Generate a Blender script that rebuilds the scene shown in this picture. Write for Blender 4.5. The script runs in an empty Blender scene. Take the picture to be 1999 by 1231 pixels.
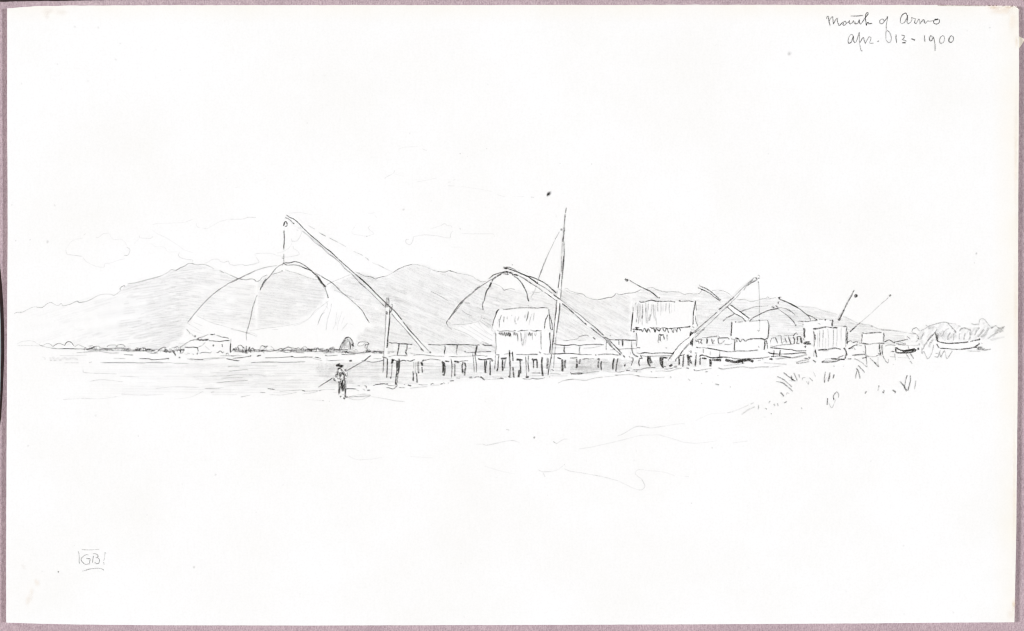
import bpy, math, random
from mathutils import Vector, noise as mnoise

# ------------------------------------------------------------------ camera, light, exposure
SC = bpy.context.scene
COL = SC.collection
S = 0.00015                      # metres per unit of the sheet's own measuring grid (0.15 mm)
CX, CY = 999.5, 615.8
CARD = 0.00125                   # thickness of the drawing card

def XY(x, y):
    return (x - CX) * S, (CY - y) * S

cam_d = bpy.data.cameras.new('camera')
cam = bpy.data.objects.new('camera', cam_d)
COL.objects.link(cam)
cam.location = (0, 0, 1.0)
cam_d.sensor_width = 36.0
cam_d.lens = 36.0 * 1.0 / (1999 * S)
cam_d.clip_start = 0.05
cam_d.clip_end = 20.0
SC.camera = cam

W = bpy.data.worlds.new('World')
SC.world = W
W.use_nodes = True
wn, wl = W.node_tree.nodes, W.node_tree.links
wn.clear()
w_out = wn.new('ShaderNodeOutputWorld')
w_bg = wn.new('ShaderNodeBackground')
w_tc = wn.new('ShaderNodeTexCoord')
w_dot = wn.new('ShaderNodeVectorMath'); w_dot.operation = 'DOT_PRODUCT'
LEL = math.radians(38)           # the copy stand's other light, on the left
w_dot.inputs[1].default_value = (-math.cos(LEL), 0.0, math.sin(LEL))
w_map = wn.new('ShaderNodeMapRange')
w_map.inputs['From Min'].default_value = math.cos(math.radians(9))
w_map.inputs['From Max'].default_value = math.cos(math.radians(5))
w_map.inputs['To Min'].default_value = 0.16
w_map.inputs['To Max'].default_value = 59.0
wl.new(w_tc.outputs['Generated'], w_dot.inputs[0])
wl.new(w_dot.outputs['Value'], w_map.inputs['Value'])
# warm tint added to the ambient to redden the shadows, white lamp
w_mixc = wn.new('ShaderNodeMix'); w_mixc.data_type = 'RGBA'
w_mixc.inputs[6].default_value = (1.0, .74, .70, 1); w_mixc.inputs[7].default_value = (.93, .985, 1.0, 1)
w_f = wn.new('ShaderNodeMapRange')
w_f.inputs['From Min'].default_value = math.cos(math.radians(9)); w_f.inputs['From Max'].default_value = math.cos(math.radians(5))
wl.new(w_dot.outputs['Value'], w_f.inputs['Value']); wl.new(w_f.outputs['Result'], w_mixc.inputs[0])
wl.new(w_mixc.outputs[2], w_bg.inputs['Color'])
wl.new(w_map.outputs['Result'], w_bg.inputs['Strength'])
wl.new(w_bg.outputs['Background'], w_out.inputs['Surface'])

sun_d = bpy.data.lights.new('sun', 'SUN')
sun_d.energy = 2.76
sun_d.angle = math.radians(5)
sun_d.color = (.93, .985, 1.0)
sun = bpy.data.objects.new('sun', sun_d)
COL.objects.link(sun)
sun.location = (1, 0, 1)
sun.rotation_euler = (0, math.radians(90 - 38), 0)

SC.view_settings.view_transform = 'Standard'
SC.view_settings.look = 'None'
SC.view_settings.gamma = 1.0
SC.view_settings.exposure = 0.0
SC.view_settings.use_curve_mapping = False
SC.render.engine = 'CYCLES'
SC.cycles.transparent_max_bounces = 48
SC.cycles.filter_width = 1.1
SC.render.resolution_x, SC.render.resolution_y = 1024, 631

# ------------------------------------------------------------------ materials
def new_mat(name):
    m = bpy.data.materials.new(name)
    m.use_nodes = True
    nt = m.node_tree
    nt.nodes.clear()
    return m, nt.nodes, nt.links

def obj_coords(n):
    g = n.new('ShaderNodeNewGeometry')
    return g.outputs['Position']

def noise_node(n, l, vec, scale, detail=3, rough=0.55, stretch=None):
    if stretch:
        mp = n.new('ShaderNodeMapping')
        mp.inputs['Scale'].default_value = stretch
        l.new(vec, mp.inputs['Vector'])
        vec = mp.outputs['Vector']
    t = n.new('ShaderNodeTexNoise')
    t.inputs['Scale'].default_value = scale
    t.inputs['Detail'].default_value = detail
    t.inputs['Roughness'].default_value = rough
    l.new(vec, t.inputs['Vector'])
    return t.outputs['Fac']

def ramp(n, l, fac, stops):
    r = n.new('ShaderNodeValToRGB')
    els = r.color_ramp.elements
    while len(els) < len(stops):
        els.new(0.5)
    for e, (p, c) in zip(els, stops):
        e.position = p
        e.color = (*c, 1)
    l.new(fac, r.inputs['Fac'])
    return r.outputs['Color']

def mixc(n, l, fac, a, b, mode='MIX'):
    m = n.new('ShaderNodeMix'); m.data_type = 'RGBA'; m.blend_type = mode
    if isinstance(fac, float): m.inputs[0].default_value = fac
    else: l.new(fac, m.inputs[0])
    for s, v in ((6, a), (7, b)):
        if isinstance(v, tuple): m.inputs[s].default_value = (*v, 1)
        else: l.new(v, m.inputs[s])
    return m.outputs[2]

def paper_material():
    m, n, l = new_mat('drawing paper')
    p = obj_coords(n)
    fine = noise_node(n, l, p, 1500, 4, 0.6)
    fib = noise_node(n, l, p, 420, 4, 0.7, (2.4, 0.7, 1))
    cloud = noise_node(n, l, p, 22, 4, 0.6)
    c1 = ramp(n, l, fib, [(0.30, (0.826, 0.829, 0.828)), (0.62, (0.841, 0.843, 0.843))])
    c2 = ramp(n, l, fine, [(0.28, (0.972, 0.972, 0.968)), (0.55, (1, 1, 1))])
    c3 = ramp(n, l, cloud, [(0.32, (0.975, 0.97, 0.955)), (0.6, (1, 1, 1))])
    c = mixc(n, l, 1.0, c1, c2, 'MULTIPLY')
    c = mixc(n, l, 1.0, c, c3, 'MULTIPLY')
    # the sheet has yellowed a little towards its right and top borders
    sx = n.new('ShaderNodeSeparateXYZ'); l.new(p, sx.inputs[0])
    rx = n.new('ShaderNodeMapRange')
    rx.inputs['From Min'].default_value = XY(1935, 0)[0]
    rx.inputs['From Max'].default_value = XY(1990, 0)[0]
    l.new(sx.outputs['X'], rx.inputs['Value'])
    ry = n.new('ShaderNodeMapRange')
    ry.inputs['From Min'].default_value = XY(0, 46)[1]
    ry.inputs['From Max'].default_value = XY(0, 8)[1]
    l.new(sx.outputs['Y'], ry.inputs['Value'])
    mx = n.new('ShaderNodeMath'); mx.operation = 'MAXIMUM'
    l.new(rx.outputs[0], mx.inputs[0])
    ml = n.new('ShaderNodeMath'); ml.operation = 'MULTIPLY'; ml.inputs[1].default_value = 0.75
    l.new(ry.outputs[0], ml.inputs[0]); l.new(ml.outputs[0], mx.inputs[1])
    ms = n.new('ShaderNodeMath'); ms.operation = 'MULTIPLY'
    l.new(mx.outputs[0], ms.inputs[0])
    bl = noise_node(n, l, p, 60, 3, 0.6)
    l.new(bl, ms.inputs[1])
    c = mixc(n, l, ms.outputs[0], c, (0.80, 0.755, 0.655))
    b = n.new('ShaderNodeBsdfPrincipled')
    l.new(c, b.inputs['Base Color'])
    b.inputs['Roughness'].default_value = 0.9
    b.inputs['Specular IOR Level'].default_value = 0.1
    bp = n.new('ShaderNodeBump'); bp.inputs['Strength'].default_value = 0.18
    bp.inputs['Distance'].default_value = 0.00004
    l.new(fine, bp.inputs['Height']); l.new(bp.outputs[0], b.inputs['Normal'])
    o = n.new('ShaderNodeOutputMaterial'); l.new(b.outputs[0], o.inputs[0])
    return m

def pigment_material(name, color, tooth=0.75, rough=0.6, grain=3600.0):
    """graphite (or a stain) lying on the paper: coverage = stroke pressure x paper tooth"""
    m, n, l = new_mat(name)
    at = n.new('ShaderNodeAttribute'); at.attribute_name = 'cover'
    p = obj_coords(n)
    t = noise_node(n, l, p, grain, 2, 0.6)
    mr = n.new('ShaderNodeMapRange')
    mr.inputs['From Min'].default_value = 0.36
    mr.inputs['From Max'].default_value = 0.62
    mr.inputs['To Min'].default_value = 1.0 - tooth
    mr.inputs['To Max'].default_value = 1.0 + tooth * 0.45
    mr.clamp = True
    l.new(t, mr.inputs['Value'])
    mu = n.new('ShaderNodeMath'); mu.operation = 'MULTIPLY'; mu.use_clamp = True
    l.new(at.outputs['Fac'], mu.inputs[0]); l.new(mr.outputs[0], mu.inputs[1])
    b = n.new('ShaderNodeBsdfPrincipled')
    b.inputs['Base Color'].default_value = (*color, 1)
    b.inputs['Roughness'].default_value = rough
    b.inputs['Specular IOR Level'].default_value = 0.25
    tr = n.new('ShaderNodeBsdfTransparent')
    mx = n.new('ShaderNodeMixShader')
    l.new(mu.outputs[0], mx.inputs[0]); l.new(tr.outputs[0], mx.inputs[1]); l.new(b.outputs[0], mx.inputs[2])
    o = n.new('ShaderNodeOutputMaterial'); l.new(mx.outputs[0], o.inputs[0])
    return m

def board_material():
    m, n, l = new_mat('mauve board')
    p = obj_coords(n)
    fib = noise_node(n, l, p, 1500, 4, 0.7, (2.2, 0.55, 1))
    gr = noise_node(n, l, p, 2600, 3, 0.7)
    big = noise_node(n, l, p, 70, 4, 0.6)
    c1 = ramp(n, l, fib, [(0.28, (0.33, 0.245, 0.265)), (0.5, (0.465, 0.37, 0.395)), (0.72, (0.60, 0.50, 0.525))])
    c2 = ramp(n, l, gr, [(0.3, (0.72, 0.70, 0.72)), (0.55, (1, 1, 1))])
    c3 = ramp(n, l, big, [(0.3, (0.92, 0.90, 0.92)), (0.65, (1.06, 1.04, 1.05))])
    c = mixc(n, l, 1.0, c1, c2, 'MULTIPLY'); c = mixc(n, l, 1.0, c, c3, 'MULTIPLY')
    b = n.new('ShaderNodeBsdfPrincipled')
    l.new(c, b.inputs['Base Color']); b.inputs['Roughness'].default_value = 0.95
    b.inputs['Specular IOR Level'].default_value = 0.05
    bp = n.new('ShaderNodeBump'); bp.inputs['Strength'].default_value = 0.35
    bp.inputs['Distance'].default_value = 0.00008
    l.new(fib, bp.inputs['Height']); l.new(bp.outputs[0], b.inputs['Normal'])
    o = n.new('ShaderNodeOutputMaterial'); l.new(b.outputs[0], o.inputs[0])
    return m

def plain_material(name, c_a, c_b, scale, rough):
    m, n, l = new_mat(name)
    f = noise_node(n, l, obj_coords(n), scale, 4, 0.6)
    c = ramp(n, l, f, [(0.3, c_a), (0.7, c_b)])
    b = n.new('ShaderNodeBsdfPrincipled'); l.new(c, b.inputs['Base Color'])
    b.inputs['Roughness'].default_value = rough
    o = n.new('ShaderNodeOutputMaterial'); l.new(b.outputs[0], o.inputs[0])
    return m

PAPER = paper_material()
GRAPHITE = pigment_material('graphite', (0.026, 0.024, 0.021), .62)
SOFT = pigment_material('rubbed graphite', (0.22, 0.215, 0.195), 0.5, 0.8, 1500.0)
STAIN = pigment_material('tan stain', (0.84, 0.55, 0.26), 0.3, 0.9, 500.0)
BROWN = pigment_material('browned paper', (0.20, 0.09, 0.05), 0.5, 0.9, 1600.0)
SMUDGE = pigment_material('dark smudge', (0.02, 0.02, 0.018), 0.1, 0.7)
BOARD = board_material()
BLACK = plain_material('black backing', (0.010, 0.004, 0.004), (0.035, 0.014, 0.014), 900, 0.8)
TABLE = plain_material('pale blue table', (0.42, 0.50, 0.54), (0.52, 0.60, 0.64), 60, 0.5)
TAB = plain_material('cream paper', (0.80, 0.73, 0.62), (0.84, 0.78, 0.69), 700, 0.9)

# ------------------------------------------------------------------ object helpers
def tag(o, label=None, cat=None, group=None, kind=None):
    if label: o['label'] = label
    if cat: o['category'] = cat
    if group: o['group'] = group
    if kind: o['kind'] = kind
    return o

def frame(x0, y0, k):
    return (x0, y0, k)
FR = dict(
    s=(0, 0, 1), A=(740, 650, .1), B=(920, 640, .1), C=(1080, 640, .1), D=(940, 580, .1), E=(1210, 530, .1),
    F=(1220, 630, .1), G=(1350, 530, .1), H=(1380, 610, .1), I=(1540, 560, .1), J=(1550, 620, .1),
    K=(1720, 600, .13), L=(1420, 700, .1), M=(1600, 680, .1), N=(590, 670, .1), Q=(300, 640, .1),
    R=(850, 500, .1), T=(1000, 500, .125), U=(200, 380, .1503), V=(450, 380, .1503), W=(700, 380, .1503),
    X=(950, 360, .1503), Y=(200, 540, .1503), Z=(450, 540, .1503), AA=(700, 540, .1503),
    AB=(0, 440, .1625), AC=(0, 600, .1625), AD=(1560, 10, .1701), AE=(130, 1055, .05685),
    AF=(660, 800, .2), AG=(1000, 780, .25), AH=(60, 700, .2), AI=(380, 690, .2), AJ=(700, 270, .2))

def pts(fr, s):
    x0, y0, k = FR[fr]
    return [(x0 + float(a) * k, y0 + float(b) * k) for a, b in (t.split(',') for t in s.split())]

RND = random.Random(1900)

def smooth(P, step):
    """Catmull-Rom through P, resampled about every `step`"""
    if len(P) == 1:
        P = [P[0], (P[0][0] + .6, P[0][1] + .3)]
    out = []
    n = len(P)
    for i in range(n - 1):
        p0 = P[i - 1] if i else (2 * P[0][0] - P[1][0], 2 * P[0][1] - P[1][1])
        p1, p2 = P[i], P[i + 1]
        p3 = P[i + 2] if i + 2 < n else (2 * p2[0] - p1[0], 2 * p2[1] - p1[1])
        d = math.hypot(p2[0] - p1[0], p2[1] - p1[1])
        m = max(1, int(d / step + .5))
        for j in range(m):
            t = j / m
            q = []
            for a in (0, 1):
                m1 = (p2[a] - p0[a]) * .42; m2 = (p3[a] - p1[a]) * .42
                # limit overshoot where spacing is uneven
                lim = d * 1.1
                m1 = max(-lim, min(lim, m1)); m2 = max(-lim, min(lim, m2))
                t2, t3 = t * t, t * t * t
                q.append((2 * t3 - 3 * t2 + 1) * p1[a] + (t3 - 2 * t2 + t) * m1 + (-2 * t3 + 3 * t2) * p2[a] + (t3 - t2) * m2)
            out.append(tuple(q))
    out.append(P[-1])
    return out

def cov(d):
    """how dark the mark looks (0..1) -> how much of the paper it covers"""
    return 1 - (1 - min(d * (.64 + .40 * min(1, max(0, (d - .3) / .4))), .98)) ** 2.2

class Marks:
    def __init__(self, level, mat=None):
        self.v = []; self.f = []; self.c = []; self.k = 0
        self.z0 = level * 9e-6
        self.mat = mat or GRAPHITE
    def z(self):
        self.k = (self.k + 1) % 12
        return self.z0 + self.k * 6e-7
    def stroke(self, P, w=1.5, d=.4, step=1.6, wob=.28, fade=.35):
        C = smooth(P, step)
        n = len(C)
        z = self.z()
        seed = RND.uniform(0, 1000)
        base = len(self.v)
        c0 = cov(d)
        run = 0
        for i, (x, y) in enumerate(C):
            a = C[max(0, i - 1)]; b = C[min(n - 1, i + 1)]
            tx, ty = b[0] - a[0], b[1] - a[1]
            L = math.hypot(tx, ty) or 1
            nx, ny = -ty / L, tx / L
            if i: run += math.hypot(x - C[i - 1][0], y - C[i - 1][1])
            q = mnoise.noise(Vector((seed, run * .16, 0)))
            q2 = mnoise.noise(Vector((seed, run * .05, 7)))
            q3 = mnoise.noise(Vector((seed, run * .30, 3)))
            x += nx * q3 * wob; y += ny * q3 * wob
            e = min(i, n - 1 - i) * step
            end = min(1, (1 - fade) + fade * e / 3.0)
            cc = max(0, min(1, c0 * (1 + .42 * q + .45 * q2))) * end
            hw = max(.6, w * (.88 + .22 * q2) * (.75 + .25 * end))
            for s_, k_ in ((-1, 0), (-.35, 1), (.35, 1), (1, 0)):
                X_, Y_ = XY(x + nx * hw * s_, y + ny * hw * s_)
                self.v.append((X_, Y_, z)); self.c.append(cc * k_)
            if i:
                o = base + 4 * (i - 1)
                for j in range(3):
                    self.f.append((o + j, o + j + 1, o + j + 5, o + j + 4))
        return self
    def many(self, fr, text, w=1.5, d=.4, **kw):
        """'x,y x,y ... ; ...' each stroke may start with 'w=..' 'd=..'"""
        for s in text.replace('\n', ' ').split(';'):
            s = s.split()
            if not s: continue
            ww, dd = w, d
            while s and '=' in s[0]:
                k, val = s.pop(0).split('=')
                if k == 'w': ww = float(val)
                else: dd = float(val)
            self.stroke(pts(fr, ' '.join(s)), ww, dd, **kw)
        return self
    def blob(self, x, y, rx, ry, rot=0, d=.2, rings=4, seg=18, hard=0.0):
        z = self.z(); base = len(self.v); c0 = cov(d)
        cr, sr = math.cos(rot), math.sin(rot)
        self.v.append((*XY(x, y), z)); self.c.append(c0)
        se = RND.uniform(0, 99)
        for r in range(1, rings + 1):
            t = r / rings
            for j in range(seg):
                a = 2 * math.pi * j / seg
                g = t * (1 + .28 * mnoise.noise(Vector((math.cos(a) * 1.3, math.sin(a) * 1.3, se))))
                dx, dy = rx * g * math.cos(a), ry * g * math.sin(a)
                self.v.append((*XY(x + dx * cr - dy * sr, y + dx * sr + dy * cr), z))
                k = 1 - t if t > hard else 1
                self.c.append(c0 * (k * k * (3 - 2 * k)) if r < rings else 0)
        for j in range(seg):
            self.f.append((base, base + 1 + j, base + 1 + (j + 1) % seg))
        for r in range(rings - 1):
            o = base + 1 + r * seg
            for j in range(seg):
                k = (j + 1) % seg
                self.f.append((o + j, o + seg + j, o + seg + k, o + k))
        return self
    def wash(self, P, d):
        """an evenly rubbed area"""
        z = self.z(); base = len(self.v)
        for x, y in P:
            self.v.append((*XY(x, y), z)); self.c.append(cov(d))
        self.f.append(tuple(range(base, base + len(P))))
        return self
    def build(self, name, parent, label=None):
        me = bpy.data.meshes.new(name)
        me.from_pydata(self.v, [], self.f)
        at = me.attributes.new('cover', 'FLOAT', 'POINT')
        at.data.foreach_set('value', self.c)
        me.materials.append(self.mat)
        me.update()
        # all faces look up
        o = bpy.data.objects.new(name, me)
        COL.objects.link(o)
        o.parent = parent
        if label: o['label'] = label
        return o

def inside(x, y, P):
    r = False
    j = len(P) - 1
    for i in range(len(P)):
        xi, yi = P[i]; xj, yj = P[j]
        if (yi > y) != (yj > y) and x < (xj - xi) * (y - yi) / (yj - yi) + xi:
            r = not r
        j = i
    return r

HS = 0.32
def tone(P, ang, d, holes=(), dens=None, w=6.0):
    '''soft even shading with the side of the pencil'''
    return hatch(Marks(1, SOFT), P, ang, w * .62, d * .29 / HS, w=w, holes=holes, length=(60, 180), skip=0, jit=.3, dens=dens, step=5)

def hatch(mk, P, ang, gap, d, w=1.6, holes=(), length=(25, 90), skip=.15, jit=.5, dens=None, curve=.03, step=5.0):
    """pencil shading inside polygon P; ang (degrees, + = falling to the right) may be a function of x"""
    xs = [p[0] for p in P]; ys = [p[1] for p in P]
    cx, cy = (min(xs) + max(xs)) / 2, (min(ys) + max(ys)) / 2
    a = math.radians(ang)
    ux, uy = math.cos(a), math.sin(a)
    vx, vy = -uy, ux
    R = math.hypot(max(xs) - min(xs), max(ys) - min(ys)) / 2 + 5
    v = -R
    while v < R:
        v += gap * RND.uniform(.55, 1.5)
        u = -R + RND.uniform(0, 30)
        while u < R:
            run = []
            L = RND.uniform(*length)
            ph = RND.uniform(-1, 1) * curve
            t = 0
            dv = RND.uniform(-jit, jit)
            while t < L:
                q = ph * (t - L / 2) ** 2 / L
                x = cx + ux * (u + t) + vx * (v + dv + q); y = cy + uy * (u + t) + vy * (v + dv + q)
                if inside(x, y, P) and not any(inside(x, y, h) for h in holes):
                    run.append((x, y))
                elif run:
                    break
                t += step
            if len(run) >= 2 and RND.random() > skip:
                dd = d * RND.uniform(.5, 1.35)
                if dens:
                    dd *= dens(*run[len(run) // 2])
                dd *= HS
                if dd > .006:
                    mk.stroke([run[0], run[len(run) // 2], run[-1]] if len(run) > 2 else run, w * 1.25 * RND.uniform(.75, 1.3), dd, step=step, wob=.5)
            u += t + RND.uniform(1, 14)
    return mk

def patch(name, parent, fr, text, level, label=None):
    """the blank paper a drawn thing keeps clear: a flat region of the sheet with the thing's outline"""
    P = pts(fr, text) if isinstance(text, str) else text
    z = level * 9e-6
    me = bpy.data.meshes.new(name)
    V = [(*XY(x, y), z) for x, y in P]
    area = sum(V[i][0] * V[(i + 1) % len(V)][1] - V[(i + 1) % len(V)][0] * V[i][1] for i in range(len(V)))
    if area < 0: V.reverse()
    me.from_pydata(V, [], [tuple(range(len(V)))])
    me.materials.append(PAPER)
    return me

def drawn(name, parent, mk=None, patches=(), label=None):
    """one drawn thing: its pencil marks plus the paper it keeps blank, as ONE mesh"""
    v, f, c, mi = [], [], [], []
    for fr, text, level in patches:
        P = pts(fr, text) if isinstance(text, str) else text
        V = [(*XY(x, y), level * 9e-6) for x, y in P]
        area = sum(V[i][0] * V[(i + 1) % len(V)][1] - V[(i + 1) % len(V)][0] * V[i][1] for i in range(len(V)))
        if area < 0: V.reverse()
        b = len(v)
        v += V; c += [0.0] * len(V); f.append(tuple(range(b, b + len(V)))); mi.append(1)
    if mk:
        b = len(v)
        v += mk.v; c += mk.c
        f += [tuple(i + b for i in q) for q in mk.f]; mi += [0] * len(mk.f)
    me = bpy.data.meshes.new(name)
    me.from_pydata(v, [], f)
    at = me.attributes.new('cover', 'FLOAT', 'POINT')
    at.data.foreach_set('value', c)
    me.materials.append(mk.mat if mk else GRAPHITE)
    me.materials.append(PAPER)
    me.polygons.foreach_set('material_index', mi)
    me.update()
    o = bpy.data.objects.new(name, me)
    COL.objects.link(o)
    o.parent = parent
    if label: o['label'] = label
    return o

def slab(name, P, z0, z1, mat, bevel=0.0):
    """a flat sheet of outline P with real thickness; z1 is its top"""
    V = [XY(x, y) for x, y in P]
    area = sum(V[i][0] * V[(i + 1) % len(V)][1] - V[(i + 1) % len(V)][0] * V[i][1] for i in range(len(V)))
    if area < 0: V.reverse()
    n = len(V)
    v = [(x, y, z0) for x, y in V] + [(x, y, z1) for x, y in V]
    f = [tuple(range(n, 2 * n)), tuple(range(n - 1, -1, -1))]
    f += [(i, (i + 1) % n, n + (i + 1) % n, n + i) for i in range(n)]
    me = bpy.data.meshes.new(name)
    me.from_pydata(v, [], f)
    me.materials.append(mat)
    o = bpy.data.objects.new(name, me)
    COL.objects.link(o)
    return o

# ------------------------------------------------------------------ what lies under the sheet
table = slab('table_top', [(-900, -900), (2900, -900), (2900, 2100), (-900, 2100)], -.04, -.012, TABLE)
tag(table, kind='structure')

def ragged(P, amp, step, seed):
    r = random.Random(seed); out = []
    for i in range(len(P) - 1):
        (x0, y0), (x1, y1) = P[i], P[i + 1]
        L = math.hypot(x1 - x0, y1 - y0); m = max(1, int(L / step))
        for j in range(m):
            t = j / m
            q = mnoise.noise(Vector(((x0 + (x1 - x0) * t) * .05, (y0 + (y1 - y0) * t) * .05, seed))) * amp
            q += r.uniform(-.35, .35) * amp
            out.append((x0 + (x1 - x0) * t - (y1 - y0) / L * q, y0 + (y1 - y0) * t + (x1 - x0) / L * q))
    out.append(P[-1])
    return out

BZ = -CARD
black = slab('backing_board', [(-20, -40), (2060, -40), (2060, 1290), (-70, 1290), (-60, 900), (-6, 850), (-5, 800), (-3.4, 740), (-2.4, 690), (-2.8, 640),
    (-4.4, 600), (-6, 565), (-9, 520), (-14, 400), (-14, 100), (-16, 0)], -.0085, -.0045, BLACK)
tag(black, 'black backing board showing as a dark sliver past the mauve board', 'backing board')
bp = ([(-45, 3.2), (0, 2.6), (60, 1.4), (120, .9), (180, -.2), (300, -2), (700, -12), (2060, -22), (2060, 1285), (-45, 1285), (-45, 860), (-4, 850), (1.2, 815), (4.4, 760), (7.0, 700),
       (7.2, 650), (5.6, 600), (2.6, 555), (-1.2, 515), (-6, 480), (-45, 420)])
board = slab('mount_board', ragged(bp[:6], .5, 3, 3) + bp[6:], -.0045, BZ, BOARD)
tag(board, 'mauve fibrous mount board behind the white sketch sheet', 'mount board')

tab = slab('paper_tab', [(1975, 66), (1990, 70), (2001, 75.5), (1998.5, 82), (1994, 89), (1988, 96), (1975, 104)], BZ + .00002, BZ + .00022, TAB)
tag(tab, 'small cream paper tab poking out at the right edge of the sheet', 'paper tab')

top = [(14, 16.3), (40, 13.8), (78, 11.6), (150, 10.6), (300, 10), (600, 9.8), (1000, 9.6), (1400, 9.2), (1700, 9.2), (1830, 9.4), (1900, 10.2), (1940, 10.6), (1984, 11.6)]
tr = ragged(top, .55, 5, 11)
rt = ragged([(1988.6, 18), (1989.4, 90), (1989, 185), (1987.6, 450), (1987.2, 600), (1986.8, 750), (1983.8, 1046), (1980.3, 1214.5)], .2, 9, 5)
bt = ragged([(1979, 1214.8), (1850, 1215.4), (1699, 1216.8), (1300, 1219), (1000, 1220), (600, 1221), (300, 1220.5), (150, 1219), (80, 1217.5), (12.3, 1215.3)], .25, 9, 6)
lf = ragged([(12, 1213), (12, 1046), (13.4, 750), (14, 600), (15, 450), (13.8, 185), (14, 60), (14, 17)], .25, 9, 7)
sheet = slab('paper_sheet', tr + rt + bt + lf, -CARD + .00002, 0.0, PAPER)
tag(sheet, 'white paper sheet with a pencil sketch of stilt fishing huts on a river mouth', 'sketch sheet')

# ------------------------------------------------------------------ mountains
m1 = pts('s', '30,611 75,600 100,590 112,596 125,594 150,588 180,578 205,573 222,574 235,566 240,558 275,549 320,538 340,528 355,518 375,514 400,516 420,525 445,534 465,543 485,546 495,549 501,550 501,684 230,682 60,668')
m2 = pts('s', '501,550 512,541 525,536 546,531 557,526 575,532 600,540 622,546 640,556 641,690 501,684')
m3 = pts('s', '640,556 670,545 684,537 700,532 727,541 731,544 755,538 767,532 785,520 803,516 827,519 850,529 868,531 875,528 893,533 915,538 930,545 945,550 963,552 981,562 984,567 997,563 1040,571 1060,569 1103,562 1125,572 1140,575 1155,583 1167,585 1180,582 1195,580 1202,572 1210,575 1232,572 1232,668 1170,664 1080,668 1000,690 760,690 641,690')
m4 = pts('s', '1232,572 1247,567 1262,563 1274,561 1290,568 1330,570 1336,575 1364,573 1370,566 1390,567 1412,567 1430,580 1453,584 1475,588 1496,582 1515,581 1558,598 1590,600 1625,611 1650,619 1670,630 1700,636 1720,643 1760,650 1790,654 1780,668 1700,674 1650,668 1560,672 1500,660 1380,662 1355,668 1232,672')
ex1 = pts('s', '362,645 383,616 420,630 470,640 520,641 570,631 605,615 632,590 641,560 660,570 690,590 708,608 722,632 700,650 688,672 664,686 440,690 350,668')
ex2 = pts('s', '884,640 922,633 933,625 955,640 970,655 968,672 940,668 905,652')

def fan1(x, y):
    return .25 + .75 * min(1, max(0, (x - 60) / 240))
m = Marks(2)
hatch(m, [p for p in m1 if p[0] < 330] + [(345, 525), (365, 684)], -17, 4.2, .14, w=1.9, holes=(ex1,), dens=fan1, length=(40, 130), skip=.2)
hatch(m, [(345, 525), (375, 515), (400, 517), (445, 535), (485, 547), (501, 551), (501, 684), (350, 684), (300, 640)], 7, 3.3, .12, holes=(ex1,), length=(20, 70))
hatch(m, [(250, 560), (345, 525), (385, 516), (370, 600), (330, 684), (220, 684)], -8, 4.2, .13, holes=(ex1,), length=(25, 90))
m.many('AB', 'd=.2 170,1060 200,1045 270,1040 330,1010 410,978 500,988 560,945 610,925 690,962 735,938 752,968; d=.28 752,968 840,948 880,928 930,910 950,925 1030,915; d=.2 1030,915 1100,885 1180,840 1260,825 1340,828 1360,840 1390,828 1450,785; d=.42 w=1.3 1455,780 1440,762 1455,742 1490,722 1500,735; d=.1 1530,705 1650,685 1750,652 1846,632', w=1.25)
m.many('U', 'd=.12 330,1160 500,1128; d=.22 500,1128 620,1095 740,1062 840,1015 890,975 920,975 945,990; d=.32 945,990 985,965 1020,945 1070,925 1110,898 1160,893 1190,908; d=.25 1160,890 1230,912 1280,905 1330,905; d=.18 1330,905 1400,935 1450,965; d=.33 w=2 1520,985 1580,1015; d=.18 1590,1010 1650,1040 1760,1085; d=.2 1760,1085 1850,1105 1920,1092 1970,1100 1995,1125', w=1.4)
hills = [tone(m1, -6, .045, (ex1,), fan1).build('mountain', sheet, 'leftmost pencil mountain, its peak rising behind the big net, lightly hatched')]
m.c = [c * .9 for c in m.c]
m.build('hatching', hills[0])
m = Marks(2)
hatch(m, m2, 6, 3.0, .12, holes=(ex1,), length=(20, 75))
hatch(m, pts('s', '520,540 640,560 638,590 600,610 520,620 505,600'), 9, 5.0, .1, holes=(ex1,), length=(20, 60))
m.many('V', '0,1045 60,1075 110,1095 200,1105 280,1095; d=.3 280,1095 310,1105 340,1130 380,1112 410,1070; 410,1070 480,1040; 540,1035 640,1005 680,985; d=.4 w=1.8 660,985 680,990; d=.16 710,975 760,995 860,1020 950,1055 1050,1090 1150,1110', w=1.3, d=.22)
hills.append(tone(m2, 4, .06, (ex1,)).build('mountain', sheet, 'low pencil mountain seen through the big round net'))
m.c = [c * .9 for c in m.c]
m.build('hatching', hills[1])
m = Marks(2)
hatch(m, [(645, 556), (684, 538), (700, 533), (760, 545), (800, 600), (800, 690), (641, 690), (641, 560)], 12, 3.2, .1, holes=(ex1,), length=(20, 60))
hatch(m, [(755, 540), (785, 521), (803, 517), (827, 520), (868, 532), (915, 539), (963, 553), (1000, 600), (1010, 690), (800, 690)], 24, 2.9, .13, holes=(ex2,), length=(18, 60))
hatch(m, [(720, 545), (785, 521), (800, 560), (790, 600), (740, 590)], -8, 5, .08, length=(20, 50))
hatch(m, [(960, 556), (997, 564), (1060, 570), (1110, 566), (1110, 600), (1000, 690), (880, 690), (900, 600)], 14, 3.4, .11, holes=(ex2,), length=(18, 55))
hatch(m, [(1085, 566), (1103, 563), (1140, 576), (1167, 586), (1202, 574), (1232, 573), (1232, 666), (1170, 662), (1080, 668)], 30, 3.4, .13, length=(18, 60))
m.many('V', 'd=.14 1255,1165 1340,1125 1450,1080 1530,1045 1560,1040; d=.28 1620,1000 1680,1030; 1680,1030 1740,1055; d=.3 1740,1055 1840,1072 1880,1095 1920,1078 1995,1060', w=1.4, d=.2)
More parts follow.
